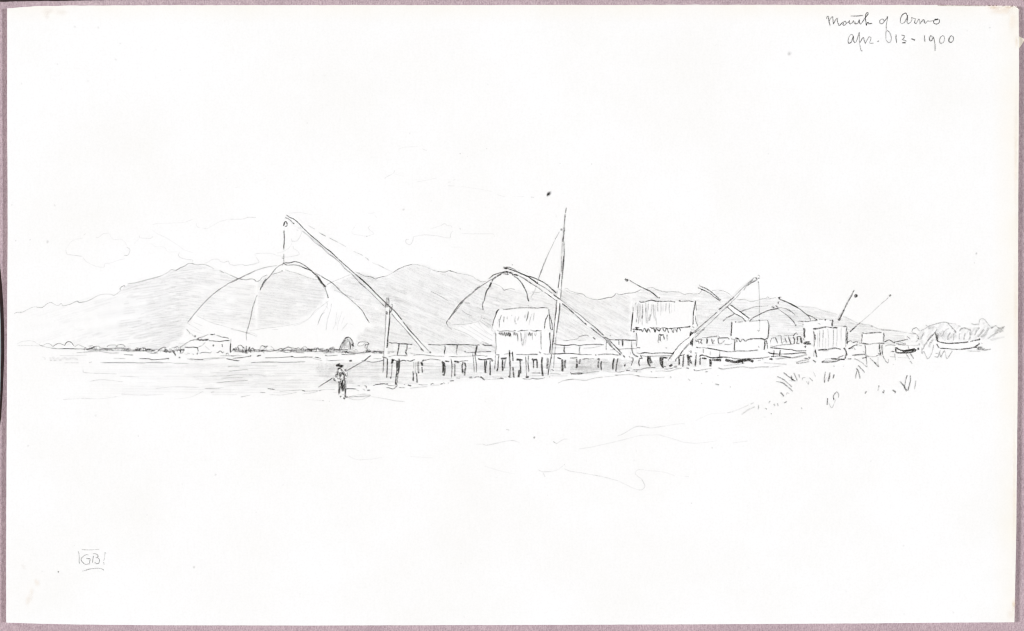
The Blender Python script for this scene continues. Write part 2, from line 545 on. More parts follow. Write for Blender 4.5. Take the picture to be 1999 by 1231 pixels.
m.many('W', 'd=.16 0,1010 60,1050 180,1072 210,1095 260,1078 370,1052 450,1010; d=.36 450,1010 510,970 600,930 690,905; d=.12 690,905 760,910 850,930 900,950 960,975 1020,995; d=.3 1020,995 1120,1005 1170,985; d=.48 w=1.7 1170,985 1220,995 1240,1003; d=.34 1240,1003 1290,1022; d=.2 1290,1022 1410,1040 1480,1062 1530,1100 1600,1130 1660,1130', w=1.35)
m.many('R', 'd=.15 1130,525 1250,580 1310,620; d=.33 1310,620 1340,665 1390,650 1470,630; d=.2 1470,630 1550,650', w=1.3)
m.many('T', 'd=.16 300,560 400,565 480,550; d=.16 820,500 860,505 900,540 1000,575; d=.28 1000,575 1110,595 1150,635 1240,668 1340,680; d=.34 1340,680 1420,665 1500,645 1560,640 1600,605 1620,575; d=.18 1620,575 1680,600 1800,580 1900,570 1998,530; d=.12 840,540 900,570 1060,610', w=1.3)
hills.append(tone(m3, 20, .07, (ex1, ex2)).build('mountain', sheet, 'broad pencil mountain behind the thatched hut and long booms'))
m.c = [c * .9 for c in m.c]
m.build('hatching', hills[2])
m = Marks(2)
hatch(m, m4, 3, 3.2, .115, length=(20, 80))
hatch(m, pts('s', '1500,590 1558,599 1625,612 1670,631 1720,644 1720,668 1560,650 1500,620'), 12, 3.4, .1, length=(20, 70))
hatch(m, pts('s', '1232,573 1274,563 1290,600 1240,650 1232,650'), 28, 4, .1, length=(15, 50))
m.many('E', '0,455 130,425 260,415 370,375 420,350 ; d=.22 520,325 640,315 700,345 790,375 900,400 1000,390 1150,400 1200,420 1260,448 1310,435 1370,425 1430,440 1540,430 1580,395 1600,360', w=1.3, d=.16)
m.many('G', 'd=.12 400,370 520,360; d=.2 520,360 620,380 720,425 790,485 840,510; d=.2 890,555 1030,540 1130,580 1230,575 1380,535 1460,520 1480,490 1530,525 1650,510', w=1.3)
m.many('I', 'd=.1 180,380 300,390 500,405 600,440 700,475 850,510 950,540; d=.1 1060,580 1150,610 1300,690 1450,730 1600,750 1750,820 1998,850; d=.15 1600,750 1630,790', w=2)
m.many('K', 'd=.12 0,335 200,350 400,385 520,400', w=2)
hills.append(tone(m4, 4, .055).build('mountain', sheet, 'rightmost pencil mountain, a long ridge tapering down behind the far huts'))
m.c = [c * .9 for c in m.c]
m.build('hatching', hills[3])

# ------------------------------------------------------------------ clouds: faint loops over the mountains
CL = [
 ('faint closed cloud outline, far left above the slope', 'AB', 'd=.13 790,290 795,320 810,345 880,358 990,372; d=.09 1000,385 1030,430 1100,470 1170,495 1250,500 1260,460 1330,450 1430,415 1500,400; d=.2 1490,360 1535,358 1560,310 1555,280 1520,262; d=.07 1520,240 1500,200 1450,165 1380,170; d=.05 790,290 850,200 920,165 1000,150; d=.1 1000,120 1035,95; d=.11 1145,150 1190,140 1240,100 1300,92; d=.05 1300,92 1320,110 1350,160 1400,175'),
 ('long faint cloud line left of the tall boom tip', 'U', 'd=.09 650,390 720,372; d=.05 720,372 850,370 980,365 1080,355; d=.1 1080,355 1170,320; d=.1 1220,370 1225,410 1270,435; d=.08 1300,435 1360,438 1440,395 1520,352 1620,325; d=.06 1620,320 1830,315; d=.1 1830,315 1900,292 1995,298; d=.06 640,455 720,510 830,560 900,605 980,655 1060,715 1180,755; d=.05 640,635 680,670 800,680 850,740 960,740; d=.11 480,530 490,560 560,565 630,565 660,535; d=.05 410,640 475,570'),
 ('thin cloud curl resting on the leftmost peak', 'U', 'd=.15 1000,745 988,790 1020,820 1090,838 1170,850 1165,880; d=.13 1330,890 1380,870 1430,840 1510,838 1530,865 1580,882; d=.28 1580,882 1635,862 1650,900; d=.2 1650,900 1700,915 1830,908 1850,922; d=.12 1850,922 1995,900'),
 ('looping cloud around the rope of the big net', 'V', 'd=.07 740,240 850,235 930,235 1060,265; d=.11 925,480 900,550 860,600 800,600 790,570; d=.1 800,620 760,690 680,740 600,760 ; d=.1 620,800 540,765 470,760 380,760 320,770 325,800; d=.11 620,790 720,810 830,795 890,775 880,740 820,700 815,665; d=.13 330,810 370,875 310,895 170,925; d=.05 870,290 920,340 960,370; d=.17 855,455 880,465; d=.05 480,480 500,520; d=.06 0,315 150,318 240,292 330,298'),
 ('small faint cloud right of the tall boom', 'V', 'd=.06 1620,415 1580,460 1590,510 1700,530 1770,540; d=.2 w=2 1760,540 1780,538; d=.1 1770,540 1860,510 1850,490 1810,460 1790,430 1815,400; d=.07 1790,245 1880,235; d=.05 1870,260 1900,300'),
 ('curled cloud line left of the tall mast', 'W', 'd=.18 655,585 620,580 615,620 660,650 700,610 712,545; d=.13 712,545 850,522 1000,530; d=.13 1000,530 1180,562 1200,500 1230,470; d=.06 930,445 1070,400; d=.11 1070,400 1120,375 1150,400 1200,405 1215,430; d=.15 w=2 1310,430 1328,450; d=.09 1340,500 1480,508 1750,510 1765,545; d=.05 1200,680 1350,680; d=.1 940,815 960,812; d=.08 1090,810 1095,840'),
 ('faintest cloud wisps high above the middle mountain', 'AJ', 'd=.05 385,105 460,85 580,82; d=.08 620,100 670,125; d=.1 350,305 340,340 260,385 262,400; d=.04 345,345 440,370; d=.05 570,425 680,405 770,385; d=.1 870,430 900,425; d=.14 920,410 945,402; d=.08 870,462 935,465; d=.05 1000,470 1180,495 1300,520; d=.07 1350,550 1430,570; d=.05 1500,565 1620,568; d=.15 w=2.2 1680,573 1715,575; d=.22 w=1.8 985,145 1000,152; d=.14 1060,178 1068,182'),
]
for lab, fr, t in CL:
    ck = Marks(3).many(fr, t, w=1.25)
    ck.c = [c * .8 for c in ck.c]
    ck.build('cloud', sheet, lab)

# ------------------------------------------------------------------ river, banks
riv = pts('s', '90,702 160,699 260,704 430,706 560,706 680,706 752,700 760,705 900,707 1100,708 1250,706 1380,702 1385,716 1240,724 1110,734 1000,738 930,740 900,742 800,750 745,749 700,756 660,758 600,764 545,768 450,772 380,768 260,776 120,780 150,760 100,730')
def rd(x, y):
    return (.1 + .9 * min(1, max(0, (x - 110) / 330))) * (1.25 if x > 740 else 1)
r_ = tone(riv, 0, .035, dens=rd)
hatch(r_, pts('s', '1108,701 1215,699 1216,722 1170,726 1108,728'), 0, 3.6, .15, w=6, length=(40, 100), skip=0)
hatch(r_, pts('s', '600,712 745,708 745,742 640,748'), 0, 3.6, .07, w=6, length=(40, 120), skip=0)
river = r_.build('river', sheet, 'river surface shaded with flat pencil strokes below the far bank')
m = Marks(2)
hatch(m, riv, 0.5, 3.6, .1, length=(30, 130), dens=rd, skip=.25, curve=.01, step=7)
hatch(m, pts('s', '600,712 745,706 860,706 1000,708 1100,706 1100,733 930,738 800,745 700,750 600,752'), 1, 3.2, .12, length=(20, 90), skip=.2, curve=.01, step=6)
hatch(m, pts('s', '380,710 560,712 600,748 480,762 400,760 370,740'), -2, 5, .09, length=(20, 70), skip=.2, curve=.01)
hatch(m, pts('s', '1100,704 1240,702 1320,700 1318,714 1230,722 1100,730'), -1, 2.8, .12, length=(15, 60), skip=.1)
m.many('AH', 'd=.07 315,400 500,388 680,392 850,370; d=.07 880,345 1070,355 1300,350; d=.06 1400,395 1560,375 1680,320; d=.11 330,40 470,40; d=.2 570,40 600,30; d=.16 680,38 900,42 1100,38 1300,42; d=.1 510,100 520,135 700,145 840,150; d=.1 870,170 1060,180; d=.09 580,220 700,205 900,225; d=.09 1220,290 1400,275 1640,280; d=.13 1700,290 1850,292; d=.14 1760,330 1790,322', w=1.5)
m.many('AI', 'd=.17 220,285 340,272 520,262; d=.12 315,218 420,205 520,210 560,215; d=.14 330,175 520,155; d=.12 260,240 470,235; d=.13 320,130 440,125; d=.1 520,205 700,212; d=.16 550,90 700,85 950,88 1080,80; d=.1 1280,70 1420,68; d=.08 0,75 240,50', w=1.5)
m.many('AC', 'd=.12 500,595 530,600 540,625 555,600 ; d=.08 w=3.2 600,600 610,635 640,600 660,635 700,605 720,630 780,605 800,625 870,610 940,625; d=.06 600,640 740,640; d=.1 720,578 900,580 1040,572', w=1.3)
m.build('hatching', river)
b_ = Marks(5)
b_.many('Y', 'd=.2 280,1015 400,1018; d=.38 480,1065 600,1065 640,1078 750,1075 860,1062; d=.6 w=2.2 850,1062 865,1064; d=.15 0,1120 300,1112 500,1125 700,1110 860,1115 950,1125 1120,1125; d=.22 1100,1065 1160,1080 1280,1075 1380,1060 1600,1055; d=.55 w=1.8 1610,1065 1680,1080; d=.25 1690,1085 1770,1095; d=.22 1530,1025 1700,1030; d=.55 w=2.2 1000,1040 1003,1060; d=.2 140,1060 300,1062')
b_.many('Z', '10,1025 80,1030 150,1020 ; d=.35 30,1060 150,1050 265,1030; d=.6 w=2.2 255,1030 270,1028; d=.55 w=1.8 340,1035 395,1020; d=.35 450,1055 600,1052 800,1040 850,1050 960,1045 1070,1045; d=.6 w=2.2 785,1035 810,1038; d=.5 w=1.8 1095,1045 1150,1050; d=.5 1155,1055 1170,1062; d=.18 1070,1060 1130,1078 1190,1090; d=.6 w=2 1230,1018 1250,1030; d=.35 1250,1030 1340,1025 1390,1020; d=.35 1440,1005 1500,1012 1560,1010 1620,1005; d=.4 1245,1070 1260,1072; d=.16 1270,1095 1380,1085 1480,1080; d=.72 w=2.6 1540,1093 1580,1090; d=.25 0,1075 60,1085 120,1090; d=.14 280,1115 500,1105 700,1112 960,1100; d=.3 1700,1090 1850,1110 1920,1100 1990,1090; d=.18 1850,1065 1960,1065', d=.25)
b_.build('far_bank', sheet, 'far bank waterline of broken dark dashes, left of the pier')

# ------------------------------------------------------------------ far bank trees
t_ = Marks(4)
t_.many('AC', 'd=.1 205,440 260,412 350,400 410,412 470,450 510,465; d=.1 210,455 330,458 470,462; d=.22 470,450 510,462 540,445 575,432 610,445 635,472; d=.3 635,472 680,440 720,432 750,445 775,458; d=.45 775,458 800,420 830,410 860,425 890,465; d=.15 895,475 940,450 990,468 1020,480; d=.28 500,465 600,485 700,498 ; d=.38 700,498 800,495 900,498 1000,500 1060,505; d=.5 w=2 1040,505 1100,490 1140,470; d=.3 1140,470 1180,465 1210,488 ; d=.28 w=2.2 1210,490 1260,495 1340,500 1400,490 1480,490 1550,502; d=.55 w=2.2 1620,505 1660,510 1700,490; d=.35 w=2 1700,490 1740,490 1760,510 1820,500; d=.28 920,545 1000,540; d=.18 w=2 1000,540 1100,530 1200,525 1260,538 1340,550 1430,545; d=.25 1280,480 1310,455 1390,452 1400,470 1420,445; d=.3 1420,445 1480,450 1505,475; d=.25 1490,565 1600,572; d=.15 w=2.5 1060,520 1200,505 1360,515 1560,520; d=.2 1060,465 1120,460', w=1.35)
t_.many('Y', 'd=.4 560,945 620,940; d=.3 560,960 600,985 650,995 720,990; d=.35 640,985 650,960 690,955; d=.35 720,975 750,940 800,915 830,930', w=1.4)
t_.many('Q', 'd=.3 80,450 130,405 220,375; d=.35 205,400 240,420 270,440 250,480 215,460 240,415; d=.55 w=2.2 290,480 310,480; d=.5 w=1.8 350,450 400,460 380,490; d=.65 w=2.2 390,470 430,540; d=.22 350,390 470,370 490,400 470,450 430,450; d=.35 0,490 80,460; d=.25 300,430 340,450 310,480 350,480')
def scrub(mk, x0, x1, yf, n, seed, d0=.22):
    d0 *= .66
    r = random.Random(seed)
    for i in range(n):
        x = r.uniform(x0, x1); y = yf(x) + r.uniform(-2.5, 2.5)
        k = r.random()
        if k < .45:
            mk.stroke([(x, y), (x + r.uniform(5, 16), y + r.uniform(-1, 1)), (x + r.uniform(16, 26), y + r.uniform(-1, 1.5))], 1.9, d0 * r.uniform(.5, 1.2))
        elif k < .8:
            h = r.uniform(2, 5)
            mk.stroke([(x, y + h * .4), (x + 2, y - h), (x + 4.5, y - h * .7), (x + 6, y + h * .5)], 1.3, d0 * r.uniform(.8, 1.8))
        else:
            mk.stroke([(x, y), (x + r.uniform(1, 3), y + r.uniform(-1.5, 2))], 2, d0 * r.uniform(1.2, 2.4))
scrub(t_, 160, 262, lambda x: 681 + (x - 160) * .03, 34, 3)
scrub(t_, 262, 350, lambda x: 684.5, 30, 4, .26)
t_.build('tree_row', sheet, 'low pencil tree row left of the farmhouse on the far bank')
t_ = Marks(4)
t_.many('Q', 'd=.5 1500,480 1540,440 1560,400 1570,450 1590,390; d=.4 1590,390 1610,380 1600,460 1640,370 1660,420 1670,470; d=.45 1640,360 1690,335 1740,370 1770,400; d=.35 1740,420 1730,480 1800,490; d=.5 w=1.8 1810,350 1800,500; d=.35 1800,500 1840,490; d=.4 1830,430 1880,370 1860,430 1900,480 1900,410 1950,400 1960,480; d=.4 w=2 1550,410 1590,420; d=.2 1510,540 1560,550 1660,520')
t_.many('Z', 'd=.25 330,945 380,950 385,920; d=.35 385,920 410,895 440,905 490,900; d=.4 430,900 450,915 480,910; d=.25 520,900 550,925 570,940; d=.38 550,945 600,965 650,930 680,945 720,925 760,900; d=.45 w=1.8 740,915 800,925; d=.4 800,925 860,935 880,920 915,945 940,920; d=.35 940,920 970,905 1000,935; d=.45 1000,935 1040,955 1090,945 1130,930; d=.35 1130,930 1170,955 1230,955; d=.28 600,985 640,970 700,980 750,985 800,975 880,985 960,990; d=.6 w=2.6 1038,940 1055,975; d=.45 w=1.8 1230,960 1260,940 1270,965 1290,930 1320,925; d=.25 1350,945 1410,950; d=.2 w=2 620,960 700,955 860,950 ; d=.3 410,960 440,1000; d=.3 680,970 720,985')
t_.many('Z', 'd=.25 1160,975 1230,970 1400,975 1500,985 1620,1000 1720,985 1800,990; d=.3 1800,990 1850,980 1900,970 1995,985; d=.25 w=2 1200,990 1350,985; d=.4 w=2 1480,970 1520,972; d=.2 600,950 700,930 780,960 900,960')
scrub(t_, 455, 500, lambda x: 685, 22, 8, .3)
scrub(t_, 500, 660, lambda x: 684, 62, 5, .27)
scrub(t_, 655, 745, lambda x: 687, 26, 6, .25)
t_.build('tree_row', sheet, 'scalloped pencil tree row between the farmhouse and the domed tree')
d_ = Marks(5)
d_.many('Z', 'd=.45 1415,970 1425,910 1450,860 1490,800 1530,785 1570,815 1595,860 1600,910; d=.35 1440,940 1450,880 1500,810; d=.3 1460,930 1480,860 1520,810 1530,850; d=.3 1500,930 1510,860 1540,815 1560,870 1570,900; d=.45 1550,940 1560,880 1545,850; d=.65 w=2.8 1575,870 1590,905; d=.55 w=2 1490,800 1530,790; d=.3 1430,940 1500,945 1600,935; d=.35 w=1.9 1425,900 1440,930; d=.25 1470,940 1490,880; d=.5 w=1.8 1555,880 1560,940; d=.25 1440,870 1470,850')
d_.many('Z', 'd=.35 1450,930 1475,850 1505,800; d=.35 1480,935 1500,850 1530,800; d=.3 1520,930 1530,870; d=.35 1535,940 1548,870 1535,830; d=.4 1590,930 1585,870 1560,820; d=.3 w=2.4 1470,900 1490,850')
d_.c = [c * .8 for c in d_.c]
drawn('domed_tree', sheet, d_, [('Z', '1418,968 1425,910 1450,860 1490,800 1530,785 1570,815 1595,860 1600,940 1500,948', 4.2)], 'beehive-shaped tree standing on the far bank behind the man')
d_ = Marks(5)
d_.many('Z', 'd=.5 w=1.8 1670,850 1685,852; d=.35 1650,880 1680,850 1740,848 1780,855 1800,880 1760,880 1745,910 1760,940; d=.25 1650,880 1660,900 1720,890 1750,860; d=.4 w=1.8 1790,880 1770,930 1780,950; d=.6 w=2.4 1755,965 1830,968; d=.45 1760,975 1800,975; d=.2 1700,990 1760,960')
drawn('bush', sheet, d_, [('Z', '1650,880 1680,850 1780,855 1800,880 1785,945 1750,940 1745,895 1665,900', 4.2)], 'small round bush between the domed tree and the boom post')

# ------------------------------------------------------------------ farmhouse
h_ = Marks(6)
h_.many('Q', 'd=.3 850,390 870,440 850,520; d=.45 845,385 870,390; d=.25 1510,210 1505,300; d=.68 w=2 1505,300 1495,400 1500,480; d=.35 w=1.9 850,400 870,450; d=.14 1000,350 1090,430; d=.35 900,500 950,480 1010,475 1100,490 1130,455; d=.4 1220,480 1250,485 1290,450 1320,460 1340,490 1370,460; d=.45 1410,520 1440,490 1465,520; d=.28 600,500 650,525 660,490 710,505; d=.35 760,500 780,525; d=.3 700,600 800,610 970,620; d=.4 w=1.9 840,520 860,490; d=.25 525,490 520,380 560,350 650,290 720,255; d=.55 w=2 520,500 530,440; d=.3 520,480 530,430 560,420 580,450 560,490 530,490', w=1.4)
house = drawn('farmhouse', sheet, h_, [('Q', '700,255 1480,248 1500,480 1100,490 900,500 850,520 600,500 605,378 700,262', 5.2)], 'far farmhouse with a low hipped roof under the left rim of the net')
drawn('roof', house, Marks(7).many('Q', 'd=.32 840,215 900,190 970,170 1065,125; d=.6 w=1.9 1105,130 1150,130 1200,118; d=.35 1230,140 1330,180; d=.45 1330,180 1400,185 1465,205; d=.5 700,255 760,240 830,230 950,240 1060,235; d=.42 1080,250 1200,258 1300,265 1400,250; d=.55 w=1.7 1400,250 1480,245; d=.35 w=2 830,235 880,215 900,250 930,215 960,245 1000,225 1080,225; d=.7 w=2 1010,240 1060,235', w=1.5),
      [('Q', '700,258 840,215 1065,125 1200,118 1465,205 1480,250 1300,265 1080,252 830,236', 6.1)])
drawn('lean_to_roof', house, Marks(7).many('Q', 'd=.5 w=1.8 610,375 700,382 760,375 850,385; d=.7 w=2.2 840,380 870,390; d=.35 880,365 940,345 1010,280'), [('Q', '610,378 720,262 1010,272 940,345 860,388 700,384', 6.1)])
Marks(7).many('Q', 'd=.7 w=2.4 812,145 808,185').build('chimney', house)
for t in ('d=.8 w=3 1152,333 1178,352', 'd=.7 w=2.4 1332,318 1343,370'):
    Marks(7).many('Q', t).build('window', house)

# ------------------------------------------------------------------ the big net and its boom
n_ = Marks(6)
n_.many('V', 'd=.4 0,1145 200,1045; d=.4 200,1045 340,980 470,940; d=.25 470,940 600,920; d=.45 690,895 620,930 570,980 510,1060 450,1125 410,1200; d=.6 w=1.7 690,895 740,915 820,910 900,925 980,960 1050,985; d=.68 w=2.1 1040,980 1090,1025 1140,1070 1180,1130 1220,1190 1240,1195; d=.5 700,885 770,885 830,870 890,880 950,910 1000,945 1050,985; d=.32 1100,1015 1200,1070 1300,1130 1350,1170 1420,1230; d=.75 w=2.4 680,890 700,898; d=.4 1100,1060 1140,1085')
n_.many('Y', 'd=.35 1760,20 1650,80 1560,140; d=.6 w=1.7 1560,140 1500,180 1440,225; d=.38 1440,225 1340,320 1240,430 1110,590; d=.4 w=1.9 1100,598 1108,602', w=1.4)
n_.many('Z', 'd=.6 w=1.7 460,25 410,110 385,175; d=.32 w=1.8 345,235 315,320 285,420 265,520 235,640 205,740 210,830; d=.7 w=2.4 1130,0 1180,80 1240,130; d=.45 w=1.9 1225,140 1250,210 1270,275; d=.6 w=2.2 1260,268 1272,275; d=.35 1180,0 1320,80 1430,190 1530,270 1640,370; d=.42 1640,370 1710,440 1760,530 1805,600; d=.3 1200,130 1220,150', w=1.45)
n_.many('Q', 'd=.4 640,20 700,90 710,130; d=.2 720,100 790,170', w=1.3)
n_.c = [c * .84 for c in n_.c]
net = n_.build('lift_net', sheet, 'big dome-shaped lift net hanging on the far left over the river')
g_ = Marks(5)
g_.many('Z', 'd=.09 1280,310 1200,370 1100,440 1020,540 900,600 700,640 450,670 250,700; d=.12 0,680 150,715 300,760 345,785; d=.12 210,725 300,735 350,770; d=.1 1250,330 1255,380 1180,500 1140,600; d=.17 1310,350 1300,430 1260,560 1240,700; d=.13 1230,460 1180,500 1130,630; d=.1 1380,460 1360,620 1330,680; d=.08 1450,450 1400,600 1390,700; d=.1 1520,600 1440,700; d=.08 1270,420 1240,380; d=.16 1340,170 1440,210 1500,240 1600,270; d=.14 1620,300 1680,300; d=.08 1210,360 1060,500 960,590 820,640; d=.06 1400,500 1370,640; d=.06 1480,520 1440,620; d=.12 540,690 620,685; d=.13 1250,130 1255,100 1300,90; d=.08 1560,610 1600,640', w=1.2)
g_.many('Y', 'd=.1 1230,510 1400,590 1600,650 1850,720 1990,770; d=.1 1110,610 1220,670 1280,710; d=.08 1180,590 1300,640; d=.05 1090,640 1180,700 1300,740', w=1.2)
g_.build('netting', net)
r_ = Marks(6)
r_.many('V', 'd=.6 w=1.6 695,465 698,580 692,710; d=.38 w=1.4 693,765 692,885; d=.4 665,820 690,825; d=.35 665,905 680,915')
r_.build('hoist_rope', net)
Marks(6).many('V', 'd=.5 w=1.4 690,405 705,355 722,352 735,380 725,410 705,410; d=.72 w=2 700,358 690,405').build('pulley', net)
bm = Marks(9)
bm.many('V', 'd=.68 725,262 770,295 830,322 900,385 950,440; d=.62 950,440 1030,515 1120,590 1220,680 1300,740 1400,835; d=.6 1400,835 1500,925 1620,1030; d=.68 w=1.7 1620,1030 1700,1100 1850,1230; d=.45 w=1.5 710,295 770,325 820,375; d=.5 w=2 812,368 828,378; d=.2 880,430 920,435; d=.28 930,470 1030,550 1100,625 1190,680; d=.33 1190,680 1250,750 1350,820 1430,890 1490,965 1560,1015; d=.3 1560,1015 1650,1110 1760,1215', w=1.5)
bm.many('AA', 'd=.65 w=1.6 0,0 100,90 200,190 300,290 400,385 480,460 560,560; d=.58 w=1.6 575,585 650,680 740,780 830,880 915,970; d=.7 w=2.6 920,975 938,992; d=.35 0,70 140,190 250,300 350,400; d=.38 430,480 500,565 580,650 680,770 760,860 810,930; d=.55 w=2.4 808,930 845,970', w=1.4)
bm.c = [c * .88 for c in bm.c]
boom = drawn('net_boom', sheet, bm, [('s', '558.5,420 574,428 584,437 605,459 645,497 660,511 655,506 640,492 605,461 590,451 572,436 558,425', 8.1), ('s', '766,602 784,624 811,657 841,688 828,686 805,656 786,637 765,612', 8.1)], 'longest boom, slanting from the sky down to the pier left end')
Marks(6).many('V', 'd=.13 1010,400 1100,450; d=.25 1150,490 1200,520; d=.3 w=1.7 1180,508 1240,540; d=.2 1280,560 1400,620; d=.12 1400,620 1500,675; d=.18 1600,735 1720,790; d=.25 w=1.7 1750,810 1800,855; d=.1 1840,880 1995,950', w=1.35).many('W', 'd=.11 250,905 320,945 430,1000', w=1.3).build('stay_rope', boom)
p_ = Marks(9)
p_.many('AA', 'd=.3 w=2.2 375,262 385,300 370,400; d=.4 350,330 352,400; d=.6 w=3 360,450 372,495; d=.35 w=1.8 420,355 440,370 425,440 405,470; d=.3 390,260 395,330 385,400; d=.42 w=1.7 410,380 400,520; d=.28 355,500 350,700 335,900 320,1150; d=.55 w=1.8 405,520 395,650 378,800; d=.68 w=2 378,800 375,880 365,925; d=.35 365,270 365,330 355,400 ; d=.4 w=1.8 400,440 410,470')
drawn('boom_post', sheet, p_, [('AA', '365,262 395,262 405,520 385,760 375,1040 322,1040 340,880 352,500', 8.1)], 'upright double post crossing the longest boom at the pier end')

# ------------------------------------------------------------------ the pier: deck, railing, piles
deck = Marks(7)
deck.many('A', 'd=.6 w=1.8 60,465 130,485 160,490; d=.35 180,470 260,445 350,435 430,440 560,445; d=.28 670,435 820,420 950,435 1100,450 1280,455; d=.28 1360,460 1450,460 1550,465; d=.25 1550,465 1700,455 1900,440 2000,435; d=.55 310,540 400,550 480,530 530,550 ; d=.5 550,530 580,545 620,550 700,515; d=.5 w=1.7 860,530 930,525 1000,505; d=.35 1000,505 1100,515 1200,530; d=.65 w=2 1290,545 1370,560; d=.8 w=2.4 1465,550 1570,570; d=.45 1580,555 1650,545 1740,540; d=.6 w=1.9 1930,505 2000,525; d=.12 600,380 630,400 700,410 820,430; d=.4 0,550 60,535 90,530; d=.3 0,380 100,365 300,370')
deck.many('B', 'd=.35 120,540 220,535 260,545; d=.45 260,548 280,555 315,545; d=.3 50,480 150,465 280,465; d=.4 280,465 390,460; d=.75 w=1.9 130,605 230,620 340,605 400,605; d=.75 w=3 400,615 420,655; d=.4 1410,500 1460,515; d=.38 1460,515 1560,505 1700,510 1820,500 2000,500; d=.85 w=3.1 575,602 695,592; d=.78 w=3 880,615 1000,632; d=.78 w=2.6 1180,605 1215,622 1290,618; d=.45 w=1.8 470,520 550,530; d=.5 1680,580 1750,600')
deck.many('C', 'd=.4 0,510 220,495 350,500 560,520; d=.35 560,520 750,520; d=.5 w=1.8 815,525 845,533; d=.38 870,530 1000,512 1150,515 1250,530 1350,520; d=.5 w=1.8 80,580 130,600 160,600; d=.5 w=2 330,590 400,590 470,575; d=.5 w=1.8 570,615 640,600 700,608; d=.2 700,608 800,595; d=.78 w=3 865,600 910,625; d=.25 1110,430 1250,420 1450,405 1600,400 1690,385; d=.14 590,400 800,380 960,345; d=.12 0,390 350,385')
deck.many('F', 'd=.8 w=2.8 700,680 830,685; d=.55 980,650 1080,640 1170,620; d=.5 w=1.8 1450,660 1500,630 1560,650; d=.75 w=2.4 1500,690 1600,700; d=.5 1560,640 1680,680 1750,685 2000,675; d=.85 w=3.6 1700,725 1880,728; d=.7 w=2.4 1960,725 2000,740; d=.3 300,640 420,655 600,650 900,640; d=.35 1360,590 1420,590; d=.7 w=2.4 1385,630 1400,635', w=1.6)
deck.many('H', 'd=.42 0,690 150,720 300,745 400,770; d=.32 w=1.7 400,770 600,750 800,755; d=.42 w=1.8 800,755 1000,730; d=.5 0,860 100,885 320,865 450,880; d=.4 450,880 600,905 850,905; d=.35 870,900 1000,895 1100,885; d=.3 990,940 1050,935; d=.3 1080,890 1100,915; d=.4 1100,885 1220,860 ; d=.9 w=3.6 360,925 450,945 550,965 700,940 ; d=.92 w=4 600,955 700,938 830,920 905,965; d=.5 1250,860 1400,850 1600,870; d=.3 w=2.4 1340,910 1600,880 1700,880 1960,820; d=.75 w=2.6 1590,870 1635,882; d=.85 w=2.8 1220,905 1290,915; d=.6 w=2 600,960 615,995; d=.6 w=2 690,950 700,1000', w=1.6)
pier = drawn('pier', sheet, deck, [('s', '747,696 775,694 868,692 950,694 1016,691 1080,690 1140,691 1220,692 1240,691 1240,699 1140,700 1060,701 960,703 868,704 800,704 750,702', 5.3), ('s', '1330,690 1370,692 1400,698 1440,699 1500,699 1580,694 1582,690 1500,686 1440,687 1400,682 1350,678', 5.3)], 'long timber pier on dark piles running across the sheet')
rl = Marks(7)
rl.many('A', 'd=.58 200,180 240,195 330,195 400,210 520,212 640,225; d=.6 w=2.2 620,222 648,226; d=.5 950,225 1050,230 1200,235; d=.5 w=1.7 1200,235 1300,222 1500,230 1700,228 1850,235 1965,235; d=.22 570,300 625,295; d=.6 w=2.4 1665,360 1695,362; d=.25 1700,385 1850,375 2000,370', w=1.5)
rl.many('B', 'd=.5 w=2 220,320 280,340 410,340; d=.6 w=2 1615,305 1640,312; d=.4 1640,315 1700,330 1850,340 2000,325')
rl.many('C', 'd=.4 50,320 100,330 240,345 400,325 500,345 620,330 800,320 900,320 990,330; d=.4 1070,220 1200,235; d=.55 w=1.7 1200,235 1350,232 1500,240 1620,240', w=1.5)
rl.many('F', 'd=.6 w=1.7 1390,475 1430,490; d=.48 1430,490 1560,490 1700,510 1850,540 2000,560')
rl.many('H', 'd=.5 w=1.6 1235,685 1400,700 1580,720 1640,720 1750,750 1940,745; d=.55 w=1.7 1190,770 1240,795 1400,810 1640,805 1850,785 1940,790')
rl.build('railing', pier)
POSTS = [('A', 'd=.5 w=1.8 390,205 380,300 355,430'), ('A', 'd=.42 w=1.8 545,215 545,300 520,370 545,430'), ('A', 'd=.5 w=2 1285,235 1290,300 1275,380 1285,415'),
 ('A', 'd=.5 w=2 1525,240 1520,300 1505,380; d=.2 w=2 1505,380 1525,430'), ('A', 'd=.5 w=2.2 1915,240 1895,330 1880,420 1900,435'), ('B', 'd=.65 w=2.2 1820,360 1810,430 1825,490'),
 ('C', 'd=.35 w=2 520,360 510,430 520,510'), ('C', 'd=.42 w=1.7 1045,220 1035,330 1035,430'), ('C', 'd=.42 w=2.2 1280,235 1280,330'), ('C', 'd=.62 w=2.2 1355,235 1355,360'),
 ('C', 'd=.42 w=1.9 1530,260 1530,400 1555,500; d=.6 w=1.8 1555,500 1600,540 1660,560; d=.2 1500,460 1510,520'), ('F', 'd=.5 w=2.2 1530,510 1535,590'), ('F', 'd=.32 w=1.8 1665,555 1665,635'), ('F', 'd=.35 w=2 1850,540 1850,690'),
 ('H', 'd=.58 w=2 1310,735 1300,840'), ('H', 'd=.55 w=2 1430,735 1420,850')]
for fr, t in POSTS:
    Marks(8).many(fr, t).build('railing_post', pier)
